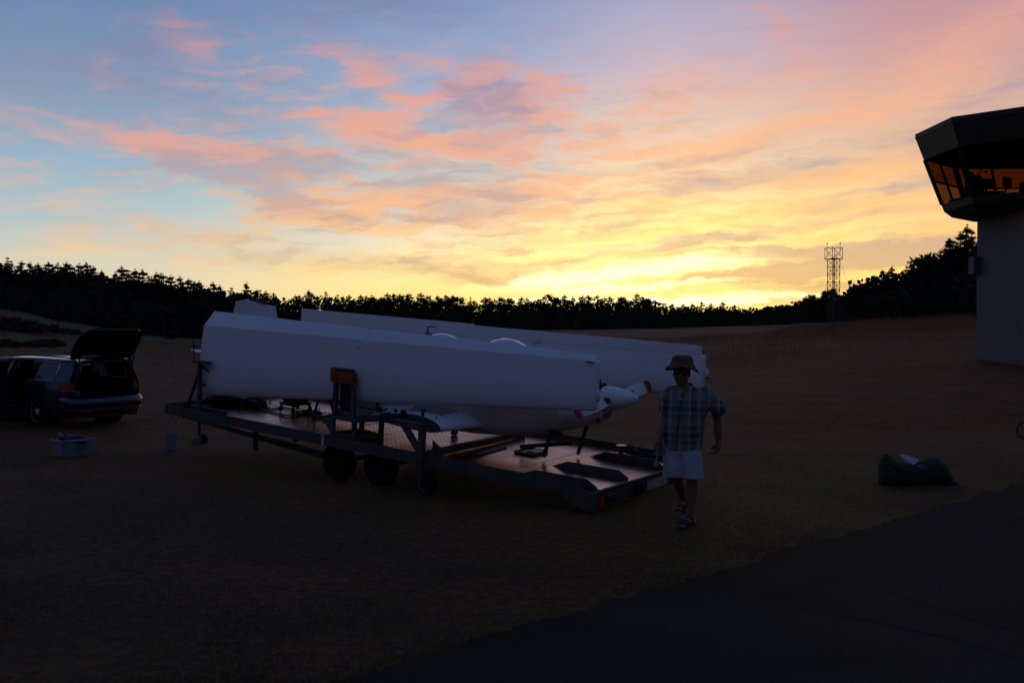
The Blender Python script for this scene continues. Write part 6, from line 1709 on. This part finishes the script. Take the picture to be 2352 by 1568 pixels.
    sg = obj('sunglasses', BM(*[(add_ball, hc + face * .098 + side * s * .034 + V(0, 0, .012), .030, 14, (1.0, .30, .72), rot) for s in (-1, 1)], (add_tube, [hc + face * .106 + side * -.012 + V(0, 0, .018), hc + face * .106 + side * .012 + V(0, 0, .018)], .003, 6)), gm, e, smooth=True)
    for s in (-1, 1):
        obj('temple_arm', BM((add_tube, [hc + face * .090 + side * s * .062 + V(0, 0, .018), hc + side * s * .083 + V(0, 0, .012)], .003, 5)), gm, sg)
    # grey hair showing at the temples
    obj('hair', BM(*[(add_ball, hc + side * s * .074 - face * .018 + V(0, 0, .022), .03, 10, (.35, 1.0, 1.1), rot) for s in (-1, 1)], (add_ball, hc - face * .070 + V(0, 0, .015), .06, 12, (1.05, .5, .85), rot)), mat('grey_hair', (.18, .17, .16), .8), e, smooth=True)
    # sandals
    sm_ = mat('dark_sandal', (.020, .021, .026), .7)
    for (ank, fd, sd, dr_) in ((ar, fdr, sdr, 0.0), (al, fdl, sdl, -.02)):
        outl = [(-.085, .0), (-.075, .030), (-.02, .034), (.06, .040), (.13, .050), (.18, .044), (.215, .015), (.21, -.02), (.15, -.046), (.05, -.038), (-.05, -.034), (-.08, -.022)]
        upv = sd.cross(fd).normalized()
        if upv.z < 0: upv = -upv
        base = ank - V(0, 0, .094) if dr_ == 0 else ank - upv * .088
        s1 = obj('sandal', B(lambda b: add_loft(b, [[base + fd * u + sd * v for u, v in outl], [base + fd * u + sd * v + upv * .022 for u, v in outl]])), sm_, e)
        def band(u, hgt, w): return [base + fd * (u + .02 * math.sin(t)) + sd * w * math.cos(t) + upv * (.022 + hgt * math.sin(t)) for t in [math.pi * k / 10 for k in range(11)]]
        for (u, hgt, w) in ((.135, .045, .048), (.085, .060, .044), (.01, .085, .040)):
            obj('sandal_strap', B(lambda b: add_tube(b, band(u, hgt, w), .009, 6)), sm_, s1, smooth=True)
        obj('heel_strap', B(lambda b: add_tube(b, [base + fd * (.0) + sd * .036 + upv * .075, base - fd * .085 + upv * .080, base + fd * .0 - sd * .036 + upv * .075], .008, 6)), sm_, s1, smooth=True)
    # spanner held in the image-left hand
    sp_ = thing('spanner', 'small steel spanner held in the walking man\'s lowered hand', 'spanner', T((1585 - PCX) / PX * yb, yb, 0.0, R(-14)) @ Matrix.Diagonal((1.09, 1.06, 1, 1)) @ Matrix.Translation(wrl + V(-.005, -.045, -.10)))
    st_ = mat('chrome_vanadium', (.42, .45, .52), .3, .8)
    obj('shank', BM((add_beam, V(0, 0, .06), V(-.012, -.008, -.115), .016, .008, 0, .002)), st_, sp_)
    obj('jaw', BM((add_lathe, [(.012, -.006), (.022, -.006), (.022, .006), (.012, .006), (.012, -.006)], V(-.014, -.010, -.130), 'y', 16, {'cap': False})), st_, sp_)
    return e
build_man()
# ------------------------------------------------------------------ things on the lawn
def G(px, py, z=0.0):
    d = PX * (CAM_Z - z) / (py - PHOR); return V((px - PCX) / PX * d, d, z)
# clear storage box with tools
p = G(167, 1046)
bx = thing('storage_box', 'translucent plastic storage box of tools standing on the lawn before the car', 'box', T(p.x, p.y, 0.0, R(50)))
cp = bpy.data.materials.new('milky_plastic'); cp.use_nodes = True
nt = cp.node_tree; b_ = nt.nodes['Principled BSDF']; b_.inputs['Base Color'].default_value = (.26, .275, .33, 1); b_.inputs['Roughness'].default_value = .35
tb = nt.nodes.new('ShaderNodeBsdfTransparent'); mxs = nt.nodes.new('ShaderNodeMixShader'); mxs.inputs[0].default_value = .40
nt.links.new(tb.outputs[0], mxs.inputs[1]); nt.links.new(b_.outputs[0], mxs.inputs[2]); nt.links.new(mxs.outputs[0], nt.nodes['Material Output'].inputs[0])
bw, bd, bh = .27, .19, .27
def rect(w, d, z, n=3, r=.03):
    pts = []
    for (cx_, cy_, a0) in ((w - r, d - r, 0), (-w + r, d - r, 90), (-w + r, -d + r, 180), (w - r, -d + r, 270)):
        for k in range(n + 1):
            an = R(a0 + 90 * k / n); pts.append(V(cx_ + r * math.cos(an), cy_ + r * math.sin(an), z))
    return pts
obj('box_wall', B(lambda bm: add_loft(bm, [rect(bw - .035, bd - .03, .004), rect(bw, bd, bh), rect(bw - .006, bd - .006, bh), rect(bw - .041, bd - .036, .010)], False, True)), cp, bx, smooth=40)
obj('box_rim', B(lambda bm: add_loft(bm, [rect(bw + .002, bd + .002, bh - .022), rect(bw + .022, bd + .022, bh - .020), rect(bw + .022, bd + .022, bh), rect(bw + .002, bd + .002, bh + .002)], False, False)), mat('milky_rim', (.25, .26, .31), .4), bx)
obj('handle_slot', BM((add_box, V(.02, -bd - .0235, bh - .045), (.13, .004, .030), None, .001)), black_plastic, bx)
def inbox(name, label, cat, x, y, z):
    return thing(name, label, cat, T(p.x, p.y, 0, R(50)) @ Matrix.Translation((x, y, z)))
bt = mat('tool_blue', (.015, .05, .20), .45); 
dr = inbox('cordless_drill', 'blue cordless power tool sticking out of the plastic storage box', 'power tool', .0, -.02, .012)
obj('tool_body', BM((add_tube, [V(-.10, 0, .28), V(.06, 0, .29)], [.035, .040], 12), (add_tube, [V(.02, 0, .28), V(.03, .01, .13)], .028, 10)), bt, dr, smooth=True)
obj('battery', BM((add_box, V(.03, .0, .09), (.12, .08, .07), None, .01)), black_plastic, dr)
obj('chuck', BM((add_tube, [V(-.10, 0, .28), V(-.16, 0, .278)], [.022, .012], 10)), galv, dr)
t_ = inbox('hand_saw', 'dark tool blade with pale handle leaning out of the storage box', 'hand tool', -.17, .0, .012)
obj('blade', BM((add_box, V(.02, 0, .18), (.09, .012, .30), Matrix.Rotation(R(-14), 3, 'Y'))), dark_steel, t_)
obj('handle', BM((add_box, V(-.035, 0, .335), (.05, .03, .10), Matrix.Rotation(R(-38), 3, 'Y'), .008)), mat('grey_handle', (.25, .24, .23), .6), t_)
t_ = inbox('blue_bag', 'crumpled dark blue bag filling the right half of the storage box', 'bag', .13, .02, .012)
bmx = bmesh.new(); add_ball(bmx, V(0, 0, .15), .11, 16, (.95, 1.2, 1.35))
for v in bmx.verts: v.co += v.co.normalized() * .02 * noise.noise(v.co * 14)
obj('cloth', bmx, mat('dark_blue_cloth', (.012, .022, .075), .8), t_, smooth=True)
obj('drawstring', BM((add_tube, [V(-.05, -.09, .27), V(0, -.12, .29), V(.05, -.08, .28)], .006, 6)), mat('red_cord', (.18, .03, .02), .8), t_)

# two pale blocks by the jockey wheel
pale = mat('pale_painted_wood', (.16, .165, .21), .6, var=.15, vscale=9)
q = G(390, 1034)
wb = thing('folded_card', 'tall pale folded card standing on the lawn left of the trailer', 'card', T(q.x, q.y, 0, R(-8)))
obj('card_face', BM((add_prism, [(-.085, 0), (.095, 0), (.085, .285), (-.060, .285)], 'y', -.006, .006)), pale, wb)
obj('card_back', BM((add_box, V(.01, .055, .135), (.13, .008, .27), Matrix.Rotation(R(-20), 3, 'X'))), pale, wb)
q = G(452, 1019)
ck = thing('wheel_block', 'pale block wedged tilted against the jockey wheel', 'block', T(q.x, q.y, 0, R(10)))
obj('block_body', BM((add_box, V(-.01, -.02, .062), (.16, .06, .115), Matrix.Rotation(R(-17), 3, 'Y'), .006)), pale, ck)
obj('block_strap', BM((add_box, V(-.005, -.053, .110), (.15, .006, .012), Matrix.Rotation(R(-17), 3, 'Y'))), mat('pale_grey_tape', (.4, .42, .5), .6), ck)

# green bag with papers
q = G(2104, 1113)
gb = thing('green_bag', 'slumped dark green cloth bag with papers at its open top beside the apron', 'bag', T(q.x, q.y, 0) @ Matrix.Diagonal((.93, .93, .93, 1)))
gm = mat('dark_green_cloth', (.018, .066, .036), .9, spec=.1, var=.3, vscale=7, bump=.5, bscale=22)
bmx = bmesh.new(); rows = []
prof = [(-.50, .02, .02, .03), (-.47, .14, .34, .16), (-.42, .19, .425, .20), (-.36, .20, .40, .21), (-.28, .21, .335, .22), (-.18, .22, .30, .22), (-.06, .22, .285, .22), (.06, .22, .31, .22), (.16, .21, .365, .22), (.26, .20, .385, .21), (.36, .19, .34, .20), (.43, .15, .23, .17), (.49, .10, .10, .12), (.58, .04, .025, .03)]
for (x, yw, top, _) in prof:
    rows.append([V(x + .015 * math.sin(k * 2.1), yw * math.cos(2 * math.pi * k / 20), max(.004, top * .5 + top * .5 * math.sin(2 * math.pi * k / 20) ** 1)) for k in range(20)])
add_loft(bmx, rows)
for v in bmx.verts:
    v.co += V(.02 * noise.noise(v.co * 6), .035 * noise.noise(v.co * 8 + V(3, 0, 0)), (.03 * noise.noise(v.co * 9 + V(0, 5, 0)) + .012 * math.sin(v.co.x * 38 + v.co.y * 20)) if v.co.z > .03 else 0)
obj('bag_cloth', bmx, gm, gb, smooth=60)
obj('bag_fold', BM((add_tube, [V(-.47, -.13, .25), V(-.40, -.19, .12), V(-.33, -.20, .03)], [.008, .014, .008], 6), (add_tube, [V(.28, -.19, .30), V(.36, -.18, .16), V(.45, -.12, .05)], [.008, .016, .008], 6), (add_tube, [V(-.42, -.17, .33), V(-.30, -.215, .24), (V(-.12, -.225, .20)), V(.05, -.225, .23), V(.22, -.205, .31)], [.012, .022, .018, .022, .012], 8)), gm, gb, smooth=True)
pp = thing('papers', 'crumpled white papers tucked into the mouth of the green bag', 'papers', T(q.x, q.y, 0) @ Matrix.Diagonal((.93, .93, .93, 1)))
wp = mat('white_paper', (.34, .35, .42), .8)
obj('sheet', B(lambda b: add_loft(b, [[V(-.23, -.02, .415), V(-.17, -.10, .35), ], [V(-.14, .03, .395), V(-.08, -.13, .30)], [V(-.05, .02, .345), V(-.02, -.12, .315)]], False, False, False)), wp, pp)
obj('sheet', B(lambda b: add_loft(b, [[V(-.20, .05, .43), V(-.16, -.06, .37)], [V(-.05, .06, .39), V(-.04, -.06, .33)], [V(.05, .03, .36), V(.04, -.05, .335)]], False, False, False)), wp, pp)
obj('wrapper', BM((add_ball, V(.01, -.19, .265), .05, 10, (1.1, .5, .8))), mat('blue_wrapper', (.02, .05, .28), .5), pp, smooth=True)

# thin-rimmed cart wheel lying at the right edge of the lawn
q = G(2352, 1008)
cw = thing('cart_wheel', 'dark thin-rimmed wheel of a hand cart at the right edge of the lawn', 'cart', T(q.x + .03, q.y, 0) @ Matrix.Diagonal((.82, .82, .82, 1)))
ring = [V(.19 * math.cos(2 * math.pi * k / 36), .03 * math.cos(2 * math.pi * k / 36), .20 + .185 * math.sin(2 * math.pi * k / 36)) for k in range(36)]
obj('rim', BM((add_tube, ring, .014, 8, False, True)), rubber, cw, smooth=True)
obj('hub', BM((add_lathe, [(.02, -.05), (.03, -.03), (.03, .03), (.02, .05)], V(0, 0, .20), 'y', 12)), dark_steel, cw)
for k in range(6):
    an = 2 * math.pi * k / 6
    obj('spoke', BM((add_tube, [V(0, 0, .20), V(.185 * math.cos(an), .03 * math.cos(an), .20 + .18 * math.sin(an))], .006, 5)), dark_steel, cw)
obj('cart_frame', BM((add_tube, [V(0, .06, .20), V(.45, .10, .22), V(.80, .10, .55)], .018, 8), (add_box, V(.50, .30, .26), (.70, .45, .03))), dark_steel, cw)
obj('cart_leg', BM((add_tube, [V(.72, .15, .25), V(.72, .15, 0)], .014, 6)), dark_steel, cw)
# ------------------------------------------------------------------ blades of grass near the camera
def grass():
    rnd = random.Random(3); vs_, fs, = [], []
    ims = []
    n = 0
    while n < 90000:
        y = 5.2 + (rnd.random() ** 2.2) * 11; x = rnd.uniform(-.60, .60) * y
        pt = Vector((x, y, 0)); side_ = (pt - E0).dot(ENRM)
        if side_ > .10 * noise.noise(Vector((x * 3, y * 3, 4))) : continue
        tuft = noise.noise(Vector((x * .9, y * .9, 0)))
        if rnd.random() > .55 + tuft: continue
        edge = max(0, 1 + side_ / .30)
        h = rnd.uniform(.010, .030) * (1 + .8 * max(0, tuft)) + .07 * edge * rnd.random() ** 2
        if rnd.random() < .012: h = rnd.uniform(.07, .16)
        a = rnd.uniform(0, 6.28); w = rnd.uniform(.0010, .0022)
        lx, ly = rnd.gauss(0, h * .6), rnd.gauss(0, h * .6)
        o = len(vs_); dx_, dy_ = math.cos(a) * w, math.sin(a) * w
        vs_ += [(x - dx_, y - dy_, -.002), (x + dx_, y + dy_, -.002), (x + lx * .4 + dx_ * .6, y + ly * .4 + dy_ * .6, h * .65), (x + lx * .4 - dx_ * .6, y + ly * .4 - dy_ * .6, h * .65), (x + lx, y + ly, h)]
        fs += [(o, o + 1, o + 2, o + 3), (o + 3, o + 2, o + 4)]
        r_ = rnd.random(); mi = 0 if r_ < .52 else (1 if r_ < .93 else 2)
        ims += [mi, mi]
        n += 1
    me = bpy.data.meshes.new('grass'); me.from_pydata(vs_, [], fs); me.update()
    me.materials.append(mat('dry_blade', (0.17, 0.105, 0.05), .7, spec=.2, var=.4, vscale=3)); me.materials.append(mat('green_blade', (0.085, 0.076, 0.027), .6, spec=.25, var=.4, vscale=3))
    me.materials.append(mat('pale_straw', (0.34, 0.26, 0.15), .7, spec=.2, var=.3, vscale=3))
    me.polygons.foreach_set('material_index', ims)
    o = obj('grass', me, None); o['kind'] = 'stuff'; o['label'] = 'short dry grass of the lawn up to the apron edge'; o['category'] = 'grass'
grass()

def backlit(name, c1, c2, tr_):
    """grass blade that lets low light through"""
    m = bpy.data.materials.new(name); m.use_nodes = True
    nt = m.node_tree; N, K = nt.nodes, nt.links; N.remove(N['Principled BSDF'])
    g = N.new('ShaderNodeNewGeometry'); n = N.new('ShaderNodeTexNoise'); n.inputs['Scale'].default_value = .7; n.inputs['Detail'].default_value = 4; K.new(g.outputs['Position'], n.inputs['Vector'])
    mx = N.new('ShaderNodeMix'); mx.data_type = 'RGBA'; mx.inputs[6].default_value = (*c1, 1); mx.inputs[7].default_value = (*c2, 1); K.new(n.outputs['Fac'], mx.inputs[0])
    d = N.new('ShaderNodeBsdfDiffuse'); t = N.new('ShaderNodeBsdfTranslucent'); K.new(mx.outputs[2], d.inputs[0]); K.new(mx.outputs[2], t.inputs[0])
    ms = N.new('ShaderNodeMixShader'); ms.inputs[0].default_value = tr_; K.new(d.outputs[0], ms.inputs[1]); K.new(t.outputs[0], ms.inputs[2]); K.new(ms.outputs[0], N['Material Output'].inputs[0])
    return m

def meadow():
    """taller unmown grass of the field, thick on the rise towards the tower"""
    rnd = random.Random(9); vs_, fs = [], []
    n = 0
    while n < 60000:
        y = 20 + 115 * rnd.random() ** 1.3; px = rnd.uniform(-60, 2420)
        d, _ = edge_at(px)
        if y > d + 2: continue
        x = (px - PCX) / PX * y
        t = noise.noise(Vector((x * .12, y * .12, 7))) + .5 * noise.noise(Vector((x * .5, y * .5, 2)))
        rise = max(0.0, min(1.0, (px - 1500) / 500)) * max(0.0, min(1.0, (y - 45) / 40))
        if rnd.random() > .45 + .8 * t + .35 * rise: continue
        h = rnd.uniform(.03, .10) * (1 + y / 60) * (1 + .9 * max(0, t)) * (1 + 1.6 * rise) * (.55 if y < 42 else 1)
        w = .0035 * (1 + y / 16) * rnd.uniform(.6, 1.3); a = rnd.uniform(0, 6.28); z = ground_z(x, y) - .02
        o = len(vs_); lx, ly = rnd.gauss(0, h * .45), rnd.gauss(0, h * .45)
        vs_ += [(x - math.cos(a) * w, y - math.sin(a) * w, z), (x + math.cos(a) * w, y + math.sin(a) * w, z), (x + lx, y + ly, z + h)]
        fs.append((o, o + 1, o + 2)); n += 1
    me = bpy.data.meshes.new('meadow_grass'); me.from_pydata(vs_, [], fs); me.update()
    o = obj('meadow_grass', me, backlit('meadow_straw', (0.27, 0.145, 0.060), (0.13, 0.070, 0.030), .5)); o['kind'] = 'stuff'; o['label'] = 'dry unmown meadow grass covering the field beyond the trailer'; o['category'] = 'grass'
meadow()
